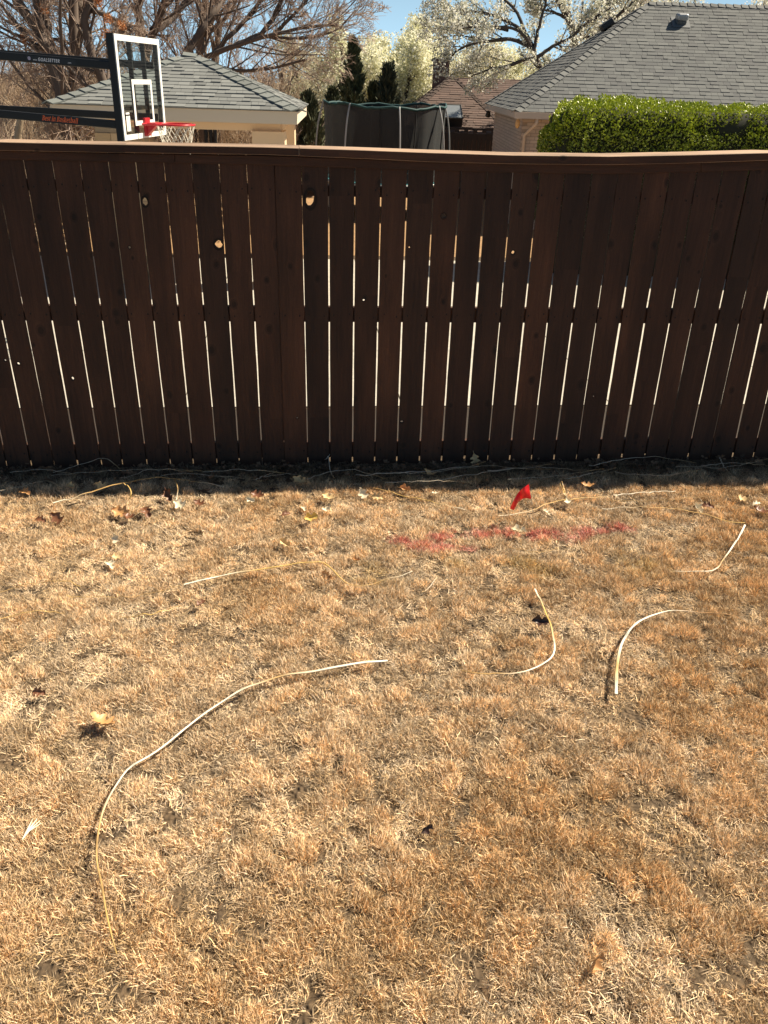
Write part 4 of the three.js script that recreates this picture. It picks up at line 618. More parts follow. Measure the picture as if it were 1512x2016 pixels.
// ------------------------------------------------------------------ brown roofed house in the distance
{
  const Z = -34, pk = atD(893, 149, 35.5), lft = atD(760, 262, 32), rgt = atD(1012, 266, 32), e = (lft.y + rgt.y) / 2;
  const o = new V3(pk.x, GY, -33), g = base('brown_roof_house', o, 'distant low house with brown shingle hip roof and brick chimney', 'house');
  const P = (x, y, z) => new V3(x, y, z).sub(o);
  const mats = toneMats([[0.11, 0.073, 0.061], [0.095, 0.063, 0.053], [0.125, 0.083, 0.07], [0.1, 0.068, 0.058]]), vm = vcol();
  // front wing
  const wl = lft.x, wr = rgt.x, f = -31.8, run = pk.z + 31.8;
  const a = P(wl, e, f), b = P(wr, e, f), c = P(wr, e, f - 10), d = P(wl, e, f - 10), l = P(pk.x, pk.y, pk.z), r = P(pk.x, pk.y, f - 6.5);
  const s = new Soup(); s.tri(a, b, l); s.quad(b, c, r, l); s.quad(d, a, l, r); s.tri(c, d, r); s.quad(a, d, c, b); const roof = obj('roof', s.geo().toNonIndexed(), std(0.1, 0.07, 0.06, 0.95), g);
  const o1 = { seed: 41, ex: 0.16, tab: 0.33, th: 0.012, mats, soupMat: vm };
  shingleFace(roof, a, b, l, l, o1); shingleFace(roof, b, c, l, r, { ...o1, seed: 42 }); shingleFace(roof, d, a, r, l, { ...o1, seed: 43 });
  const caps = toneMats([[0.05, 0.033, 0.028], [0.07, 0.048, 0.04]]);
  ridgeCaps(roof, a, l, nrm(a, b, l), nrm(d, a, l), caps, 0.25, 0.15, 8); ridgeCaps(roof, b, l, nrm(a, b, l), nrm(b, c, l), caps, 0.25, 0.13, 9);
  // main range behind, running right
  const q0 = atD(902, 152, 37.5), q1 = atD(1080, 160, 37.5), ry = (q0.y + q1.y) / 2, A = P(pk.x - 1.5, e, -33.5), B = P(q1.x + 3, e, -33.5), C = P(q0.x, ry, -37.5), Dd = P(q1.x + 1, ry, -37.5), A2 = P(pk.x - 1.5, e, -41), B2 = P(q1.x + 3, e, -41);
  const main = hipSolid(g, [A, B, B2, A2], [C, Dd], std(0.1, 0.07, 0.06, 0.95), 'main_roof'); shingleFace(main, A, B, C, Dd, { ...o1, seed: 44 });
  const wallM = std(0.22, 0.13, 0.1, 0.9); obj('wall', aabox(wl + 0.5 - o.x, 0, f - 9.6 - o.z, wr - 0.5 - o.x, e - GY - 0.005, f - 0.5 - o.z), wallM, g); obj('wall', aabox(wr - 0.49 - o.x, 0, -40.6 - o.z, q1.x + 2.6 - o.x, e - GY - 0.005, -34 - o.z), wallM, g);
  obj('fascia', aabox(wl - o.x, e - GY - 0.16, f - 0.02 - o.z, wr - o.x, e - GY - 0.006, f + 0.03 - o.z), std(0.03, 0.025, 0.022, 0.7), g);
  { const cp = atD(868, 140, 38), cb = atD(868, 121, 38), ch = obj('chimney', aabox(cp.x - 0.32 - o.x, e - GY, -38.4 - o.z, cp.x + 0.32 - o.x, cb.y - GY, -37.7 - o.z), std(0.16, 0.1, 0.085, 0.95), g); obj('chimney_cap', aabox(cp.x - 0.38 - o.x, cb.y - GY + 0.001, -38.46 - o.z, cp.x + 0.38 - o.x, cb.y - GY + 0.1, -37.64 - o.z), std(0.12, 0.08, 0.07, 0.95), ch); }
  { // skylight standing on the wing's front face
    const k0 = atD(866, 207, 33), k1 = atD(909, 208, 33), yb = atD(888, 248, 33).y, yt = k0.y; const zf = (y) => f - run * -1 * ((y - e) / (pk.y - e)) ;
    const zz = (y) => f + (pk.z - f) * (y - e) / (pk.y - e); const sk = new THREE.Group(); sk.name = 'skylight'; g.add(sk);
    const body = new Soup(), fr = [P(k0.x, yb, zz(yb) + 0.02), P(k1.x, yb, zz(yb) + 0.02), P(k1.x, yb + 0.28, zz(yb) + 0.25), P(k0.x, yb + 0.28, zz(yb) + 0.25)], bk = [P(k0.x, yt, zz(yt) + 0.02), P(k1.x, yt, zz(yt) + 0.02)];
    body.quad(fr[0], fr[1], fr[2], fr[3]); body.tri(fr[0], fr[3], bk[0]); body.tri(fr[1], bk[1], fr[2]); obj('curb', body.geo().toNonIndexed(), std(0.03, 0.026, 0.025, 0.8), sk);
    const pn = new Soup(); const up = new V3(0, 0.012, 0.01); pn.quad(fr[3].clone().add(up), fr[2].clone().add(up), bk[1].clone().add(up), bk[0].clone().add(up)); obj('pane', pn.geo(), std(0.16, 0.18, 0.2, 0.35), sk);
    const fm = new Soup(); for (const [u, v] of [[fr[3], fr[2]], [fr[2], bk[1]], [bk[1], bk[0]], [bk[0], fr[3]]]) fm.tube([u.clone().add(up), v.clone().add(up)], 0.03, 4); obj('frame', fm.geo(), std(0.06, 0.055, 0.05, 0.6), sk); }
}
// ------------------------------------------------------------------ clipped hedge
{
  const c0 = atD(1086, 240, 16.3), top = atD(1300, 204, 16.1).y, x0 = c0.x, x1 = 13, zf = -16.0, zb = -17.7, o = new V3(x0, GY, -16.3), rng = RNG(55);
  const g = base('hedge', o, 'clipped bright green evergreen hedge before the grey roofed house', 'hedge');
  const core = new RoundedBoxGeometry(x1 - x0 - 0.24, top - GY - 0.12, zf - zb - 0.24, 3, 0.3); core.translate((x0 + x1) / 2 - o.x, (top - GY - 0.12) / 2, (zf + zb) / 2 - o.z); obj('branches', core, std(0.012, 0.014, 0.006, 0.95), g);
  const s = new Soup(); // a leaf folded along its rib
  s.col = [1, 1, 1]; const lp = [[0, 0], [0.35, 0.25], [0.5, 0.55], [0.3, 0.85], [0, 1.05], [-0.3, 0.85], [-0.5, 0.55], [-0.35, 0.25]].map(([x, y]) => s.v(x, Math.abs(x) * 0.35, y)), mid = s.v(0, -0.02, 0.5); for (let k = 0; k < 8; k++) s.i.push(mid, lp[k], lp[(k + 1) % 8]);
  const mat = new THREE.MeshPhysicalMaterial({ color: 0xffffff, roughness: 0.38, transmission: 0.55, thickness: 0, side: THREE.DoubleSide });
  const N = 90000, im = new THREE.InstancedMesh(s.geo(), mat, N), m = new THREE.Matrix4(), q = new THREE.Quaternion(), e = new THREE.Euler(), p = new V3(), sc = new V3(), col = new THREE.Color();
  const R = 0.55, L = x1 - x0, Dp = zf - zb, Hh = top - GY, n = new V3();
  for (let k = 0; k < N; k++) {
    const t = rng(); let x, y, z, u = rng();
    if (t < 0.66) { x = rng() * L; y = Hh * (1 - Math.pow(rng(), 0.8) * 0.75); z = 0; n.set(0, 0.2, 1); }
    else if (t < 0.90) { x = rng() * L; y = Hh; z = -rng() * Dp; n.set(0, 1, 0); }
    else { x = 0; y = Hh * (1 - rng() * 0.7); z = -rng() * Dp; n.set(-1, 0.2, 0); }
    // round the edges
    const cx = Math.max(x, R), cy = Math.min(y, Hh - R), cz = clamp(z, -Dp + R, -R), d = p.set(x - cx, y - cy, z - cz), len = d.length();
    if (len > 1e-4) { n.copy(d).multiplyScalar(1 / len); d.multiplyScalar(R / len); x = cx + d.x; y = cy + d.y; z = cz + d.z; }
    const lump = (fbm(x * 2.2 + z, y * 2.2, 71, 3) - 0.5) * 0.34 + (fbm(x * 8, y * 8 + z * 8, 73, 2) - 0.5) * 0.16 - Math.pow(rng(), 2) * 0.16;
    p.set(x, y, z).addScaledVector(n, lump).add(new V3(x0 - o.x, 0, zf - o.z));
    const dir = n.clone().multiplyScalar(0.5).add(new V3((rng() - 0.5) * 1.5, rng() * 0.9 - 0.1, (rng() - 0.5) * 1.5)).normalize(), side = new V3(rng() - 0.5, rng() - 0.5, rng() - 0.5).cross(dir).normalize(), nn = dir.clone().cross(side);
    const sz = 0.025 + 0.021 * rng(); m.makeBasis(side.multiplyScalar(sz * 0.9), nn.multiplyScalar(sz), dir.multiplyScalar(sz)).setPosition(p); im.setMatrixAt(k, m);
    const y01 = y / Hh, b = 0.75 + 0.5 * rng(), sunTint = clamp((y01 - 0.54) * 2.9, 0, 1) * (0.4 + 0.6 * rng()); col.setRGB(lerp(0.06, 0.60, sunTint) * b, lerp(0.105, 0.68, sunTint) * b, lerp(0.016, 0.05, sunTint) * b); im.setColorAt(k, col);  // leaf colour brightened towards the top as sunlit, darkened below as shade
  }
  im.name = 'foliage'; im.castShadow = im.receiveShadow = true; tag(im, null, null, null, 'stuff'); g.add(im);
}
// ------------------------------------------------------------------ trampoline
{
  const C = atD(757, 240, 24), R = 1.72, o = new V3(C.x, GY, C.z), g = base('trampoline', o, 'round trampoline with dark safety net and teal padded top rail', 'trampoline');
  const top = (a) => atD(757, 203, 24).y - GY + 0.035 * Math.cos(2 * a + 0.6) - 0.05 * (Math.cos(8 * a - 0.4) < 0 ? 1 : 0) * 0.5, N = 96, mat = 0.88;
  const ring = (r, y) => { const P = []; for (let k = 0; k <= N; k++) { const a = k / N * 6.2832; P.push(new V3(Math.cos(a) * r, typeof y === 'function' ? y(a) : y, Math.sin(a) * r)); } return P; };
  const sag = (a) => top(a) - 0.06 * Math.pow(Math.sin(4 * (a - PH)), 2), PH = 0.55;
  let s = new Soup(); s.tube(ring(R * 0.93, sag), 0.03, 7); obj('top_rail', s.geo(), std(0.008, 0.05, 0.055, 0.7), g);
  s = new Soup(); s.tube(ring(R, mat), 0.03, 6); obj('frame_ring', s.geo(), std(0.4, 0.4, 0.4, 0.4, { metalness: 0.7 }), g);
  s = new Soup(); for (let k = 0; k < N; k++) { const a = k / N * 6.2832, b = (k + 1) / N * 6.2832, r0 = R * 0.86, r1 = R; s.quad(new V3(Math.cos(a) * r0, mat + 0.04, Math.sin(a) * r0), new V3(Math.cos(b) * r0, mat + 0.04, Math.sin(b) * r0), new V3(Math.cos(b) * r1, mat + 0.035, Math.sin(b) * r1), new V3(Math.cos(a) * r1, mat + 0.035, Math.sin(a) * r1)); } obj('safety_pad', s.geo(), std(0.03, 0.16, 0.18, 0.7), g);
  const jm = new THREE.CircleGeometry(R * 0.86, 48); jm.rotateX(-Math.PI / 2); jm.translate(0, mat + 0.01, 0); obj('jumping_mat', jm, std(0.015, 0.015, 0.017, 0.8), g);
  // net: woven cloth with small holes
  s = new Soup(); const uv = []; for (let k = 0; k <= N; k++) { const a = k / N * 6.2832, w = 1 + 0.012 * Math.sin(a * 23) + 0.01 * Math.sin(a * 9 + 1); for (const [t, y] of [[0.93, sag(a)], [0.90 * w, (sag(a) + mat) / 2], [0.92, mat + 0.05]]) s.v(Math.cos(a) * R * t, y, Math.sin(a) * R * t); if (k) for (const j of [0, 1]) { const A = (k - 1) * 3 + j, B = k * 3 + j; s.i.push(A, B, B + 1, A, B + 1, A + 1); } }
  const netM = new THREE.MeshStandardMaterial({ color: new THREE.Color().setRGB(0.026, 0.028, 0.03), roughness: 0.9, transparent: true, opacity: 0.84, side: THREE.DoubleSide }); obj('safety_net', s.geo(), netM, g);
  const steel = std(0.42, 0.42, 0.42, 0.5, { metalness: 0.5 }), pink = std(0.65, 0.16, 0.25, 0.8), grey = std(0.3, 0.31, 0.32, 0.8), seam = std(0.01, 0.01, 0.011, 0.8);
  for (let k = 0; k < 8; k++) { const a = PH + k * Math.PI / 4, c = Math.cos(a), d = Math.sin(a), T = top(a), P = [[R * 1.05, 0], [R * 1.06, mat], [R * 1.06, mat + (T - mat) * 0.45], [R * 1.01, mat + (T - mat) * 0.8], [R * 0.94, T + 0.02]].map(([r, y]) => new V3(c * r, y, d * r)); s = new Soup(); s.tube(new THREE.CatmullRomCurve3(P).getPoints(20), 0.021, 6, true); const po = obj('pole', s.geo(), steel, g); s = new Soup(); s.tube([new V3(c * R * 1.058, mat - 0.2, d * R * 1.058), new V3(c * R * 1.06, mat + 0.35, d * R * 1.06)], 0.036, 8, true); obj('foam_sleeve', s.geo(), k % 3 === 1 ? pink : grey, po);
    s = new Soup(); s.tube([new V3(c * R, mat, d * R), new V3(c * R * 1.0, 0.03, d * R * 1.0)], 0.022, 6, true); obj('leg', s.geo(), steel, g); }
  for (const a of [1.05, 1.62, 0.3]) { s = new Soup(); s.tube([new V3(Math.cos(a) * R * 0.935, sag(a), Math.sin(a) * R * 0.935), new V3(Math.cos(a) * R * 0.91, (sag(a) + mat) / 2, Math.sin(a) * R * 0.91), new V3(Math.cos(a) * R * 0.925, mat, Math.sin(a) * R * 0.925)], 0.018, 5); obj('net_seam', s.geo(), seam, g); }
}
// ------------------------------------------------------------------ fence at the far side of the neighbour's yard
{
  const g = base('rear_fence', new V3(0, GY, -30), 'dark weathered picket fence at the far side of the yard', 'fence'), s = new Soup(), rng = RNG(71), hole = new Soup();
  for (let x = -16; x < 12; x += 0.15) { const h = 1.78 + rng() * 0.03; s.box(new V3(x, h / 2, 0), new V3(0.068, 0, 0), new V3(0, h / 2, 0), new V3(0, 0, 0.009)); }
  tag(obj('pickets', s.geo(), std(0.045, 0.036, 0.032, 0.9), g), null, null, null, 'stuff');
  const lattice = new Soup(); for (let x = -16; x < 12; x += 0.3) { lattice.box(new V3(x, 1.86, 0), new V3(0.07, 0, 0), new V3(0, 0.045, 0), new V3(0, 0, 0.012)); } tag(obj('top_blocks', lattice.geo(), std(0.05, 0.04, 0.035, 0.9), g), null, null, null, 'stuff');
  for (const y of [0.3, 1.75, 1.925]) obj('rail', aabox(-16, y - 0.03, -0.055, 12, y + 0.03, -0.0125), std(0.05, 0.04, 0.035, 0.9), g);
}
{ // brown brick wall piece beside the trampoline
  const a = atD(603, 262, 28.5), b = atD(638, 262, 28.5), t = atD(620, 256, 28.5).y, o = new V3(a.x, GY, -28.5), g = base('brick_wall', o, 'short brown brick wall between the pavilion and the trampoline', 'wall'), W = b.x - a.x, rng = RNG(12), mats = toneMats([[0.17, 0.1, 0.075], [0.13, 0.08, 0.06], [0.2, 0.12, 0.09]]);
  const core = obj('core', aabox(0, 0, -0.2, W, t - GY, -0.012), std(0.14, 0.11, 0.09, 0.95), g), u = new THREE.BoxGeometry(1, 1, 1);
  for (let r = 0; r * 0.1 + 0.09 < t - GY; r++) for (let x = (r % 2) * -0.13; x < W; x += 0.26) { const x0 = Math.max(0, x), x1 = Math.min(W, x + 0.25); if (x1 - x0 < 0.03) continue; const m = obj('brick', u, mats[Math.floor(rng() * 3)], core); m.position.set((x0 + x1) / 2, r * 0.1 + 0.047, -0.01); m.scale.set(x1 - x0, 0.085, 0.03); }
}
{ // dark iron posts standing under the pavilion's far side
  for (const [x, l] of [[405, 'left dark thin post beyond the pavilion'], [415, 'middle dark thin post beyond the pavilion'], [423, 'right dark thin post beyond the pavilion']]) { const p = atD(x, 262, 22), t = atD(x, 246, 22).y; const s = new Soup(); s.tube([new V3(0, 0, 0), new V3(0, t - GY, 0)], 0.045, 8, true); s.tube([new V3(0, t - GY, 0), new V3(0, t - GY + 0.05, 0)], [0.075, 0.03], 8, true); const m = obj('iron_post', s.geo(), std(0.01, 0.01, 0.01, 0.5)); m.position.set(p.x, GY, -22); tag(m, l, 'post', 'dark posts beyond the pavilion'); }
}
{ // leaning wooden stake on the far left
  const a = atD(31, 292, 17), b = atD(40, 236, 17), m = new Soup(); const s = b.clone().sub(a); m.tube([s.clone().multiplyScalar(-3), new V3(0, 0, 0), s, s.clone().multiplyScalar(1.05)], [0.07, 0.065, 0.06, 0.05], 8, true); const o = obj('wooden_stake', m.geo(), std(0.34, 0.27, 0.19, 0.9)); o.position.copy(a); tag(o, 'leaning weathered wooden stake under the black basketball arms', 'stake');
}
{ // parked car whose windscreen shows above the fence
  const p = atD(8, 262, 22), o = new V3(p.x - 2.0, GY, p.z), g = base('parked_car', o, 'dark parked car whose windscreen edge shows over the fence at far left', 'car');
  const prof = [[-2.2, 0.35], [2.3, 0.35], [2.35, 0.75], [2.25, 0.98], [1.05, 1.12], [-2.1, 1.12], [-2.25, 0.8]], sh = new THREE.Shape(prof.map(([x, y]) => new THREE.Vector2(x, y))); let q = new THREE.ExtrudeGeometry(sh, { depth: 1.7, bevelEnabled: true, bevelSize: 0.06, bevelThickness: 0.06, bevelSegments: 3 }); q.translate(0, 0, -0.85);
  const paintM = new THREE.MeshPhysicalMaterial({ color: new THREE.Color().setRGB(0.03, 0.035, 0.05), roughness: 0.35, clearcoat: 1, clearcoatRoughness: 0.05 }); obj('body', q, paintM, g);
  const ch = p.y - GY + 0.22, cab = new THREE.Shape([[-1.95, 1.18], [1.0, 1.18], [0.35, ch - 0.04], [0.2, ch], [-1.6, ch], [-1.75, ch - 0.04]].map(([x, y]) => new THREE.Vector2(x, y))); q = new THREE.ExtrudeGeometry(cab, { depth: 1.4, bevelEnabled: true, bevelSize: 0.03, bevelThickness: 0.05, bevelSegments: 3 }); q.translate(0, 0, -0.7); obj('cabin', q, new THREE.MeshPhysicalMaterial({ color: new THREE.Color().setRGB(0.02, 0.025, 0.03), roughness: 0.08, clearcoat: 1 }), g);
  const pil = new Soup(); for (const z of [-0.74, 0.74]) pil.tube([new V3(1.02, 1.19, z), new V3(0.38, ch - 0.03, z), new V3(0.2, ch + 0.02, z), new V3(-1.6, ch + 0.02, z)], 0.045, 7, true); obj('roof_rail', pil.geo(), std(0.3, 0.36, 0.45, 0.25, { metalness: 0.6 }), g);
  for (const x of [-1.4, 1.45]) for (const z of [-0.78, 0.78]) { const w = new THREE.CylinderGeometry(0.36, 0.36, 0.24, 24); w.rotateX(Math.PI / 2); const m = obj('wheel', w, std(0.015, 0.015, 0.015, 0.8), g); m.position.set(x, 0.36, z); const h = new THREE.CylinderGeometry(0.21, 0.21, 0.26, 16); h.rotateX(Math.PI / 2); obj('rim', h, std(0.5, 0.5, 0.5, 0.3, { metalness: 0.8 }), m); }
}
// ------------------------------------------------------------------ trees
function branchOut(w, p0, dir, len, r0, lvl, o, rng, tips) {
  const n = lvl < 2 ? 5 : 3, pts = [p0.clone()], rads = [r0], d = dir.clone(), end = lvl >= o.max ? 0.35 : 0.5, p = p0.clone();
  for (let k = 1; k <= n; k++) { d.x += (rng() - 0.5) * o.wig; d.y += (rng() - 0.5) * o.wig + o.up; d.z += (rng() - 0.5) * o.wig; d.normalize(); p.addScaledVector(d, len / n); pts.push(p.clone()); rads.push(r0 * lerp(1, end, k / n)); }
  (lvl <= (o.thick ?? 1) ? w.thick : w.thin).tube(pts, rads, lvl === 0 ? 8 : lvl === 1 ? 6 : lvl === 2 ? 4 : 3);
  if (lvl >= o.max) { tips.push(pts); return; }
  spawn(w, pts, rads, len, lvl, o, rng, tips);
}
function spawn(w, pts, rads, len, lvl, o, rng, tips, from = lvl === 0 && o.from ? o.from : 0.22) {
  const kids = o.kids[Math.min(lvl, o.kids.length - 1)], n = pts.length - 1, ax = new V3();
  let az = rng() * 6.28;
  for (let k = 0; k < kids; k++) {
    const t = from + (1 - from) * (k + 0.6 * rng()) / kids, f = Math.min(t, 0.999) * n, i = Math.floor(f), a = pts[i], b = pts[i + 1], p = a.clone().lerp(b, f - i), tan = b.clone().sub(a).normalize();
    ax.set(rng() - 0.5, rng() - 0.5, rng() - 0.5).cross(tan).normalize(); az += 2.4; ax.applyAxisAngle(tan, az);
    const cd = tan.clone().applyAxisAngle(ax, o.ang * (0.6 + 0.8 * rng())), r = lerp(rads[i], rads[Math.min(i + 1, n)], f - i);
    branchOut(w, p, cd, len * o.lenf * (1.05 - 0.55 * t) * (0.75 + 0.5 * rng()), Math.max(o.rmin, r * (o.thin ?? 0.5)), lvl + 1, o, rng, tips);
  }
}
const BARK = std(0.112, 0.085, 0.07, 0.95), BARK2 = std(0.155, 0.118, 0.096, 0.95), TWIG = std(0.36, 0.27, 0.215, 0.95), TWIG2 = std(0.5, 0.39, 0.28, 0.95), PEARBARK = std(0.075, 0.062, 0.055, 0.95);
const bloomMat = new THREE.MeshPhysicalMaterial({ vertexColors: true, roughness: 1, transmission: 0.42, thickness: 0, side: THREE.DoubleSide });
function blossoms(tips, rng, per, size, pal, spread) {
  const s = new Soup(), a = new V3(), b = new V3();
  for (const t of tips) for (let k = 0; k < per; k++) {
    const f = rng() * (t.length - 1), i = Math.floor(f), p = t[i].clone().lerp(t[Math.min(i + 1, t.length - 1)], f - i); p.x += (rng() - 0.5) * spread; p.y += (rng() - 0.5) * spread; p.z += (rng() - 0.5) * spread;
    a.set(rng() - 0.5, rng() - 0.5, rng() - 0.5).normalize(); b.set(rng() - 0.5, rng() - 0.5, rng() - 0.5).cross(a).normalize(); const q = size * (0.5 + rng()); a.multiplyScalar(q); b.multiplyScalar(q * (0.6 + 0.5 * rng()));
    const c = pal[Math.floor(rng() * pal.length)], j = 0.85 + 0.3 * rng(); s.col = [c[0] * j, c[1] * j, c[2] * j];
    s.quad(p.clone().sub(a), p.clone().sub(b), p.clone().add(a), p.clone().add(b));
  }
  return s.geo(true);
}
const WHITEBLOOM = [[0.76, 0.75, 0.66], [0.66, 0.66, 0.54], [0.84, 0.83, 0.77], [0.5, 0.5, 0.36]], CREAMBLOOM = [[0.85, 0.84, 0.66], [0.78, 0.78, 0.56], [0.90, 0.89, 0.76], [0.62, 0.61, 0.40]], PALEBLOOM = [[0.66, 0.62, 0.46], [0.55, 0.54, 0.38], [0.72, 0.68, 0.54], [0.48, 0.45, 0.32]];
// a tree from a base point: kind sets the habit
function tree(name, label, category, group, b, h, o, seed, extra = {}) {
  const g = base(name, b, label, category, group), rng = RNG(seed), w = { thick: new Soup(), thin: new Soup() }, tips = [];
  const stems = o.stems || 1;
  for (let k = 0; k < stems; k++) { const a = k / stems * 6.28 + rng(), ln = stems > 1 ? o.lean * (0.6 + 0.8 * rng()) : o.lean * rng(); branchOut(w, new V3(Math.cos(a) * 0.05 * (stems > 1), -0.05, Math.sin(a) * 0.05 * (stems > 1)), new V3(Math.cos(a) * ln, 1, Math.sin(a) * ln).normalize(), h * o.trunk * (0.85 + 0.3 * rng()), o.r, 0, o, rng, tips); }
  finish(g, w, tips, rng, o, extra); return g;
}
function finish(g, w, tips, rng, o, extra) {
  obj('trunk', w.thick.geo(), extra.bark || BARK, g);
  if (extra.bloom) { const cr = new THREE.Group(); if (w.thin.p.length) obj('twigs', w.thin.geo(), extra.twig || PEARBARK, g); obj('crown', blossoms(tips, rng, extra.bloom, extra.size || 0.07, extra.pal || WHITEBLOOM, extra.spread || 0.3), bloomMat, g); }
  else obj('crown', w.thin.geo(), extra.twig || TWIG, g);
}
// a tree whose main limbs follow given courses
function limbTree(name, label, category, group, limbs, D, o, seed, extra = {}) {
  const rng = RNG(seed), w = { thick: new Soup(), thin: new Soup() }, tips = [];
  const first = limbs[0].p, b0 = atD(first[0][0], first[0][1], D), b = new V3(b0.x, GY, b0.z), g = base(name, b, label, category, group);
  for (const L of limbs) {
    const dz = L.dz || 0, n = L.p.length; const pts = L.p.map(([x, y], i) => atD(x, y, D + dz * i / (n - 1)).sub(b)); if (L.root) pts.unshift(new V3(pts[0].x + (L.root === true ? 0 : L.root), -0.1, pts[0].z));
    const c = new THREE.CatmullRomCurve3(pts, false, 'centripetal'), P = c.getSpacedPoints(14), R = P.map((_, i) => lerp(L.r0, L.r1, i / 14)); P.forEach((q, i) => { if (i && i < 14) { q.x += (rng() - 0.5) * 0.05; q.z += (rng() - 0.5) * 0.2; } });
    w.thick.tube(P, R, 8); spawn(w, P, R, Math.min(L.len || c.getLength(), 6), L.lvl ?? 0, L.o ? { ...o, ...L.o } : o, rng, tips, L.from ?? 0.25);
  }
  finish(g, w, tips, rng, o, extra); return { g, b };
}
const bareO = { max: 4, kids: [10, 7, 6, 5], ang: 0.62, lenf: 0.62, wig: 0.22, up: 0.03, rmin: 0.006, thin: 0.38, trunk: 0.45, r: 0.14, lean: 0.25, thick: 1 };
// the big bare trees behind the pavilion and the goal
limbTree('bare_tree', 'bare tree with thick forked trunk behind the black basketball arm at far left', 'tree', 'bare trees on the left', [
  { p: [[119, 186], [105, 125], [92, 92], [75, 61], [36, 0], [10, -40]], r0: 0.17, r1: 0.09, root: 0.1 }, { p: [[97, 98], [84, 70], [74, 20], [70, -40]], r0: 0.1, r1: 0.07 }, { p: [[99, 100], [93, 60], [83, 0], [82, -40]], r0: 0.09, r1: 0.06, dz: 1 }, { p: [[92, 92], [55, 60], [20, 45], [0, 32]], r0: 0.05, r1: 0.03, dz: 2 }], 20, { ...bareO, kids: [7, 6, 5, 4] }, 101, { bark: BARK });
limbTree('bare_tree', 'bare tree with twin straight trunks left of the backboard', 'tree', 'bare trees on the left', [
  { p: [[147, 178], [149, 97], [145, 40], [143, -30]], r0: 0.14, r1: 0.1, root: true }, { p: [[150, 110], [158, 50], [161, -30]], r0: 0.08, r1: 0.07, dz: 1 }, { p: [[149, 90], [120, 78], [85, 75]], r0: 0.04, r1: 0.02, dz: 1 }], 21, { ...bareO, kids: [7, 5, 5, 4] }, 102, { bark: BARK2 });
limbTree('bare_tree', 'bare tree with a leaning trunk just left of the backboard', 'tree', 'bare trees on the left', [
  { p: [[203, 158], [190, 130], [178, 103], [170, 60], [166, 40], [176, 5], [186, -30]], r0: 0.15, r1: 0.07, root: 0.2 }, { p: [[176, 95], [168, 50], [160, -20]], r0: 0.08, r1: 0.06, dz: 2 }, { p: [[180, 20], [205, 28], [240, 48], [262, 62]], r0: 0.06, r1: 0.035 }], 20.5, bareO, 103, { bark: BARK });
limbTree('bare_tree', 'wide bare tree behind the pavilion roof with long branches reaching right', 'tree', 'bare trees on the left', [
  { p: [[288, 118], [297, 70], [310, 40], [335, -20]], r0: 0.14, r1: 0.08, root: true }, { p: [[286, 110], [276, 60], [272, -20]], r0: 0.12, r1: 0.09, dz: 1 }, { p: [[300, 62], [330, 42], [352, 22], [390, -30]], r0: 0.1, r1: 0.06, dz: 1.5 },
  { p: [[340, 140], [400, 114], [440, 98], [483, 83], [540, 68], [594, 55], [664, 49]], r0: 0.08, r1: 0.025, dz: -1, o: { up: 0.04 } }, { p: [[462, 90], [490, 78], [519, 62], [555, 2], [565, -30]], r0: 0.07, r1: 0.04 }, { p: [[540, 67], [572, 36], [605, 0]], r0: 0.05, r1: 0.03 }, { p: [[350, 135], [395, 60], [425, 20], [440, -30]], r0: 0.1, r1: 0.07, dz: 1 }, { p: [[420, 105], [500, 20], [530, -20]], r0: 0.06, r1: 0.04, dz: 1 }, { p: [[400, 118], [455, 138], [530, 135], [600, 118]], r0: 0.05, r1: 0.025, dz: -1 }, { p: [[520, 72], [600, 75], [660, 60], [700, 20]], r0: 0.04, r1: 0.015 }], 23, { ...bareO, kids: [8, 6, 5, 4] }, 104, { bark: BARK, twig: TWIG });
limbTree('bare_tree', 'bare tree with upright trunks between the backboard and the pavilion peak', 'tree', 'bare trees on the left', [
  { p: [[392, 112], [398, 60], [405, 10], [412, -40]], r0: 0.13, r1: 0.09, root: true }, { p: [[425, 120], [432, 60], [428, 0], [424, -40]], r0: 0.11, r1: 0.08, dz: 1, root: true }, { p: [[398, 70], [440, 40], [470, -10]], r0: 0.07, r1: 0.04 }], 27, bareO, 105, { bark: BARK2, twig: TWIG });
// farther bare trees that close the background
const farBare = { ...bareO, kids: [8, 6, 5, 4], rmin: 0.008, lean: 0.2, r: 0.16 };
[[-60, 40, 9.5, 'outermost left'], [30, 36, 9, 'behind the forked trunk'], [130, 42, 10, 'behind the twin trunks'], [215, 38, 9, 'behind the backboard'], [330, 40, 9, 'behind the pavilion peak'], [455, 44, 9, 'above the right slope of the pavilion'], [540, 40, 8, 'above the right corner of the pavilion'], [600, 48, 7.5, 'left of the pear trees'], [-150, 34, 9, 'outside the left edge'], [-10, 29, 7.5, 'close behind the upper arm at the left edge'], [75, 31, 8, 'seen between the forked and twin trunks'], [175, 30, 7.5, 'right behind the leaning trunk'], [260, 33, 8, 'just right of the backboard top'], [385, 34, 7.5, 'over the pavilion peak'], [490, 36, 7, 'under the long right reaching branches']].forEach(([px, D, h, where], i) => { const q = atD(px, 200, D); tree('bare_tree', 'distant grey bare tree ' + where, 'tree', 'distant bare trees', new V3(q.x, GY - 0.3, -D), h, farBare, 200 + i, { bark: BARK2, twig: i % 2 ? TWIG : TWIG2 }); });
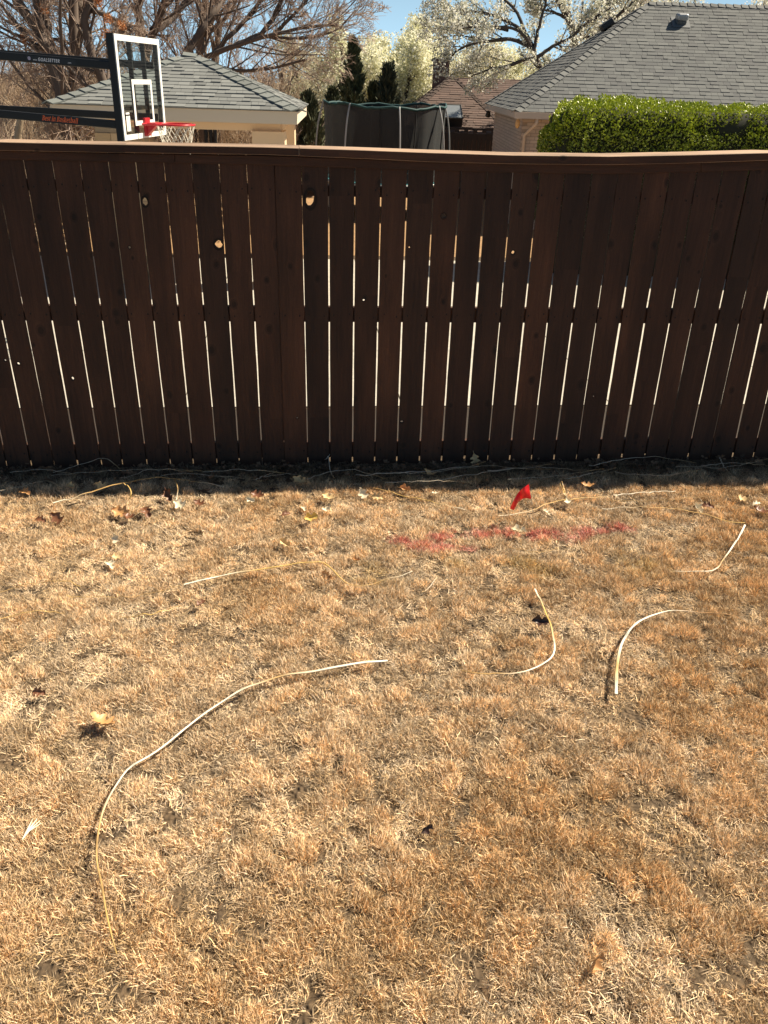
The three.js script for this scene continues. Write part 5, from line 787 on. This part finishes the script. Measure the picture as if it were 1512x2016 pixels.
// sunlit thicket of bare shrubs at the far left and under the pavilion
const shrubO = { max: 3, kids: [7, 6, 5], ang: 0.5, lenf: 0.6, wig: 0.3, up: 0.05, rmin: 0.005, trunk: 0.6, r: 0.028, lean: 0.55, stems: 9, thick: 0 };
[[-20, 17, 3.3, 'tall tangled bare shrub at the left edge under the arms'], [45, 18, 3.0, 'tangled bare shrub beside the leaning stake'], [100, 17.5, 2.8, 'tangled bare shrub at the left corner of the pavilion'], [10, 20, 4.2, 'tall bare shrub behind the shrubs at the left edge'], [90, 21, 4.2, 'tall bare shrub before the forked trunk'], [170, 22, 4.4, 'tall bare shrub behind the left pavilion roof edge'], [240, 22, 4.6, 'tall bare shrub behind the backboard'], [330, 21, 2.4, 'bare shrub seen under the pavilion roof beside the rim'], [440, 22, 2.5, 'bare shrub seen under the pavilion roof by the dark posts'], [490, 20, 2.3, 'bare shrub beside the cream column'], [575, 27, 3.6, 'bare shrub behind the right corner of the pavilion'], [430, 27, 4.3, 'tall bare shrub behind the right roof slope'], [510, 28, 4.2, 'bare shrub above the right roof corner'], [-40, 24, 4.6, 'pale tall bare shrub far left behind the arms'], [40, 25, 4.8, 'pale tall bare shrub behind the upper arm print'], [120, 25, 4.6, 'pale tall bare shrub behind the pavilion left corner'], [190, 26, 4.8, 'pale tall bare shrub left of the backboard'], [275, 27, 5, 'pale tall bare shrub right of the backboard']].forEach(([px, D, h, lab], i) => { const q = atD(px, 250, D); tree('bare_shrub', lab, 'shrub', 'bare shrubs around the pavilion', new V3(q.x, GY, -D), h, shrubO, 300 + i, { bark: TWIG2, twig: i % 3 === 1 ? TWIG : TWIG2 }); });
{ // clumps of orange dead leaves still on the twigs
  const m = new THREE.MeshPhysicalMaterial({ color: new THREE.Color().setRGB(0.5, 0.22, 0.08), roughness: 0.8, transmission: 0.3, thickness: 0, side: THREE.DoubleSide }); const rng = RNG(88);
  [[50, 77, 'before the forked trunk'], [84, 17, 'beside the upper forked trunk'], [194, 5, 'at the top edge left of the backboard'], [208, 66, 'touching the left top of the backboard'], [240, 50, 'right above the backboard'], [212, 36, 'highest left above the backboard']].forEach(([x, y, l]) => { const p = atD(x, y, 20), s = new Soup(); for (let k = 0; k < 100; k++) { const c = new V3(rng() - 0.5, rng() - 0.5, rng() - 0.5).multiplyScalar(0.17), a = new V3(rng() - 0.5, rng() - 0.5, rng() - 0.5).normalize(), b = new V3(rng() - 0.5, rng() - 0.5, rng() - 0.5).cross(a).normalize(); a.multiplyScalar(0.026); b.multiplyScalar(0.015); s.quad(c.clone().sub(a), c.clone().sub(b), c.clone().add(a), c.clone().add(b)); } const o = obj('leaf_cluster', s.geo(), m); o.position.copy(p); tag(o, 'clump of orange dead leaves on bare twigs ' + l, 'leaves', 'orange leaf clumps in the bare trees'); });
}
// flowering pears
const pearO = { max: 3, kids: [24, 9, 5], ang: 0.62, lenf: 0.40, wig: 0.2, up: 0.035, rmin: 0.008, trunk: 0.92, thin: 0.42, from: 0.12, r: 0.13, lean: 0.1, thick: 1 };
[[765, 40, 5.6, 'broad cream flowering pear in the centre behind the dark conifers', CREAMBLOOM, 14, 0.34], [690, 43, 5.2, 'cream flowering pear left of the broad central one', CREAMBLOOM, 9, 0.36], [635, 46, 5.4, 'thin cream flowering tree behind the tips of the bare branches', PALEBLOOM, 7, 0.4], [825, 44, 5.6, 'flowering pear right of the broad central one', CREAMBLOOM, 10, 0.36], [880, 47, 5.9, 'flowering pear above the brick chimney', PALEBLOOM, 9, 0.4], [940, 52, 4.8, 'small yellowish flowering pear above the brown roof', CREAMBLOOM, 11, 0.4], [1000, 50, 4.4, 'flowering pear low beside the grey roof slope', CREAMBLOOM, 9, 0.4], [1240, 46, 8.0, 'flowering pear above the left end of the grey ridge', WHITEBLOOM, 11, 0.4], [1340, 48, 7.3, 'flowering pear above the roof vent', WHITEBLOOM, 10, 0.4], [1450, 46, 7.3, 'flowering pear above the right of the grey ridge', WHITEBLOOM, 10, 0.4], [1560, 46, 7.3, 'flowering pear beyond the right edge', WHITEBLOOM, 9, 0.4]].forEach(([px, D, h, lab, pal, per, spread], i) => { const q = atD(px, 200, D); tree('flowering_pear', lab, 'tree', 'white flowering pear trees', new V3(q.x, GY - 0.2, -D), h, { ...pearO, stems: 3, kids: [13, 7, 5], lean: 0.27 }, 400 + i, { bark: PEARBARK, bloom: Math.round(per * 2.1), size: 0.044, pal, spread: spread * 2.1 }); });
const bigO = { max: 3, kids: [9, 6, 5], ang: 0.55, lenf: 0.42, wig: 0.2, up: 0.05, rmin: 0.007, thin: 0.4, trunk: 0.5, r: 0.2, lean: 0.1, thick: 1 };
limbTree('flowering_pear', 'great white flowering tree whose dark limbs sweep left over the brown roof', 'tree', 'white flowering pear trees', [
  { p: [[1078, 175], [1068, 140], [1058, 118], [1046, 95]], r0: 0.105, r1: 0.077, root: true, from: 0.6, len: 3 }, { p: [[1050, 98], [1044, 92], [1006, 77], [970, 80], [931, 86], [905, 96], [888, 112]], r0: 0.074, r1: 0.021, len: 4 }, { p: [[1048, 90], [1034, 68], [1006, 45], [975, 32], [950, 24], [905, 20]], r0: 0.068, r1: 0.021, len: 4, dz: 1 }, { p: [[1056, 118], [1040, 115], [1006, 128], [966, 136], [927, 151]], r0: 0.068, r1: 0.021, len: 3.2 }, { p: [[1046, 92], [1020, 60], [970, 52], [930, 54], [880, 60]], r0: 0.056, r1: 0.017, len: 4, dz: -1 }, { p: [[1040, 82], [1015, 20], [960, -20], [900, -30]], r0: 0.062, r1: 0.021, len: 4, dz: 2 }, { p: [[1058, 112], [1090, 90], [1130, 70], [1160, 40]], r0: 0.062, r1: 0.028, len: 3.5 }, { p: [[1050, 100], [1062, 50], [1075, 0], [1080, -40]], r0: 0.062, r1: 0.035, len: 3, from: 0.5 }, { p: [[1000, 60], [930, 40], [880, 5], [860, -20]], r0: 0.05, r1: 0.02, len: 4, dz: 1 }, { p: [[960, 80], [900, 70], [855, 78]], r0: 0.04, r1: 0.015, len: 4, dz: 2 }], 31, bigO, 501, { bark: PEARBARK, bloom: 6, size: 0.034, pal: WHITEBLOOM, spread: 0.3 });
limbTree('flowering_pear', 'white flowering tree with a slanting dark trunk at the grey roof slope', 'tree', 'white flowering pear trees', [
  { p: [[1140, 120], [1132, 85], [1124, 55], [1109, 20], [1094, -10], [1085, -40]], r0: 0.16, r1: 0.1, root: 0.3, len: 3.5 }, { p: [[1126, 60], [1150, 50], [1180, 30], [1205, 0]], r0: 0.07, r1: 0.03, len: 3 }, { p: [[1197, 62], [1195, 40], [1198, 0], [1202, -40]], r0: 0.12, r1: 0.1, root: true, len: 3, dz: 2 }, { p: [[1115, 35], [1085, 22], [1060, 20]], r0: 0.06, r1: 0.02, len: 3 }, { p: [[1195, 45], [1230, 20], [1262, -10]], r0: 0.07, r1: 0.03, len: 3 }, { p: [[1128, 75], [1160, 72], [1190, 60]], r0: 0.06, r1: 0.02, len: 3, dz: 1 }], 33, bigO, 502, { bark: PEARBARK, bloom: 6, size: 0.034, pal: WHITEBLOOM, spread: 0.3 });
// dark conifers
function conifer(label, px, topY, D, wide, seed, tone) {
  const q = atD(px, topY, D), b = new V3(q.x, GY, -D), h = q.y - GY, g = base('conifer', b, label, 'tree', 'dark conifers behind the trampoline'), rng = RNG(seed), w = new Soup(), f = new Soup();
  w.tube([new V3(0, 0, 0), new V3(0.05, h * 0.5, 0), new V3(0, h, 0)], [0.14, 0.08, 0.02], 7); const N = 150;
  for (let k = 0; k < N; k++) {
    const t = Math.pow(rng(), 0.8), y = h * (0.08 + 0.9 * t), env = Math.pow(1 - t, 1.15) * 1.35 * wide * (0.45 + 0.75 * rng()) + 0.12, a = rng() * 6.283, d = new V3(Math.cos(a), 0.35 + 0.7 * t, Math.sin(a)).normalize(), P = [new V3(0, y, 0)];
    for (let j = 1; j <= 4; j++) { d.y += 0.14; d.x += (rng() - 0.5) * 0.2; d.z += (rng() - 0.5) * 0.2; d.normalize(); P.push(P[j - 1].clone().addScaledVector(d, env / 4)); } w.tube(P, [0.02, 0.016, 0.012, 0.009, 0.005], 3);
    for (let j = 0; j < 46; j++) { const u = 0.12 + 0.88 * rng(), ff = u * 4, i = Math.min(3, Math.floor(ff)), p = P[i].clone().lerp(P[i + 1], ff - i), n = P[i + 1].clone().sub(P[i]).normalize().multiplyScalar(0.7).add(new V3(rng() - 0.5, rng() * 0.5, rng() - 0.5)).normalize().multiplyScalar(0.10 + 0.11 * rng()), s = new V3(rng() - 0.5, rng() - 0.5, rng() - 0.5).cross(n).normalize().multiplyScalar(0.018 + 0.016 * rng()); p.add(new V3(rng() - 0.5, rng() - 0.5, rng() - 0.5).multiplyScalar(0.14)); const c = 0.6 + 0.8 * rng(); f.col = [tone[0] * c, tone[1] * c, tone[2] * c]; f.quad(p.clone().sub(s), p.clone().add(s), p.clone().add(n).addScaledVector(s, 0.4), p.clone().add(n).addScaledVector(s, -0.4)); }
  }
  obj('trunk', w.geo(), BARK, g); obj('crown', f.geo(true), new THREE.MeshStandardMaterial({ vertexColors: true, roughness: 0.9, side: THREE.DoubleSide }), g);
}
conifer('tallest dark conifer with a narrow spire left of the trampoline pole', 696, 82, 31, 1.05, 601, [0.075, 0.088, 0.042]);
conifer('lower dark conifer right of the tall spire', 765, 128, 30, 0.95, 602, [0.048, 0.058, 0.032]);
conifer('small olive conifer between the two dark spires', 735, 170, 32, 0.7, 605, [0.075, 0.085, 0.035]);
conifer('dark conifer behind the right corner of the pavilion', 606, 192, 27, 1.1, 603, [0.09, 0.098, 0.052]);
conifer('broad dark evergreen behind the left end of the trampoline', 655, 180, 33, 0.9, 604, [0.08, 0.09, 0.045]);
{ const P = { max: 2, kids: [9, 7], ang: 0.6, lenf: 0.6, wig: 0.3, up: 0.03, rmin: 0.006, trunk: 0.6, r: 0.03, lean: 0.5, stems: 6, thick: 0 }; const q = atD(660, 190, 34); tree('leafy_shrub', 'pale green newly leafed shrub behind the trampoline top rail', 'shrub', null, new V3(q.x, GY, -34), 3.2, P, 701, { bark: BARK2, bloom: 9, size: 0.05, pal: [[0.42, 0.46, 0.2], [0.34, 0.38, 0.16], [0.5, 0.5, 0.26]], spread: 0.3 }); }
renderer.render(scene, camera);
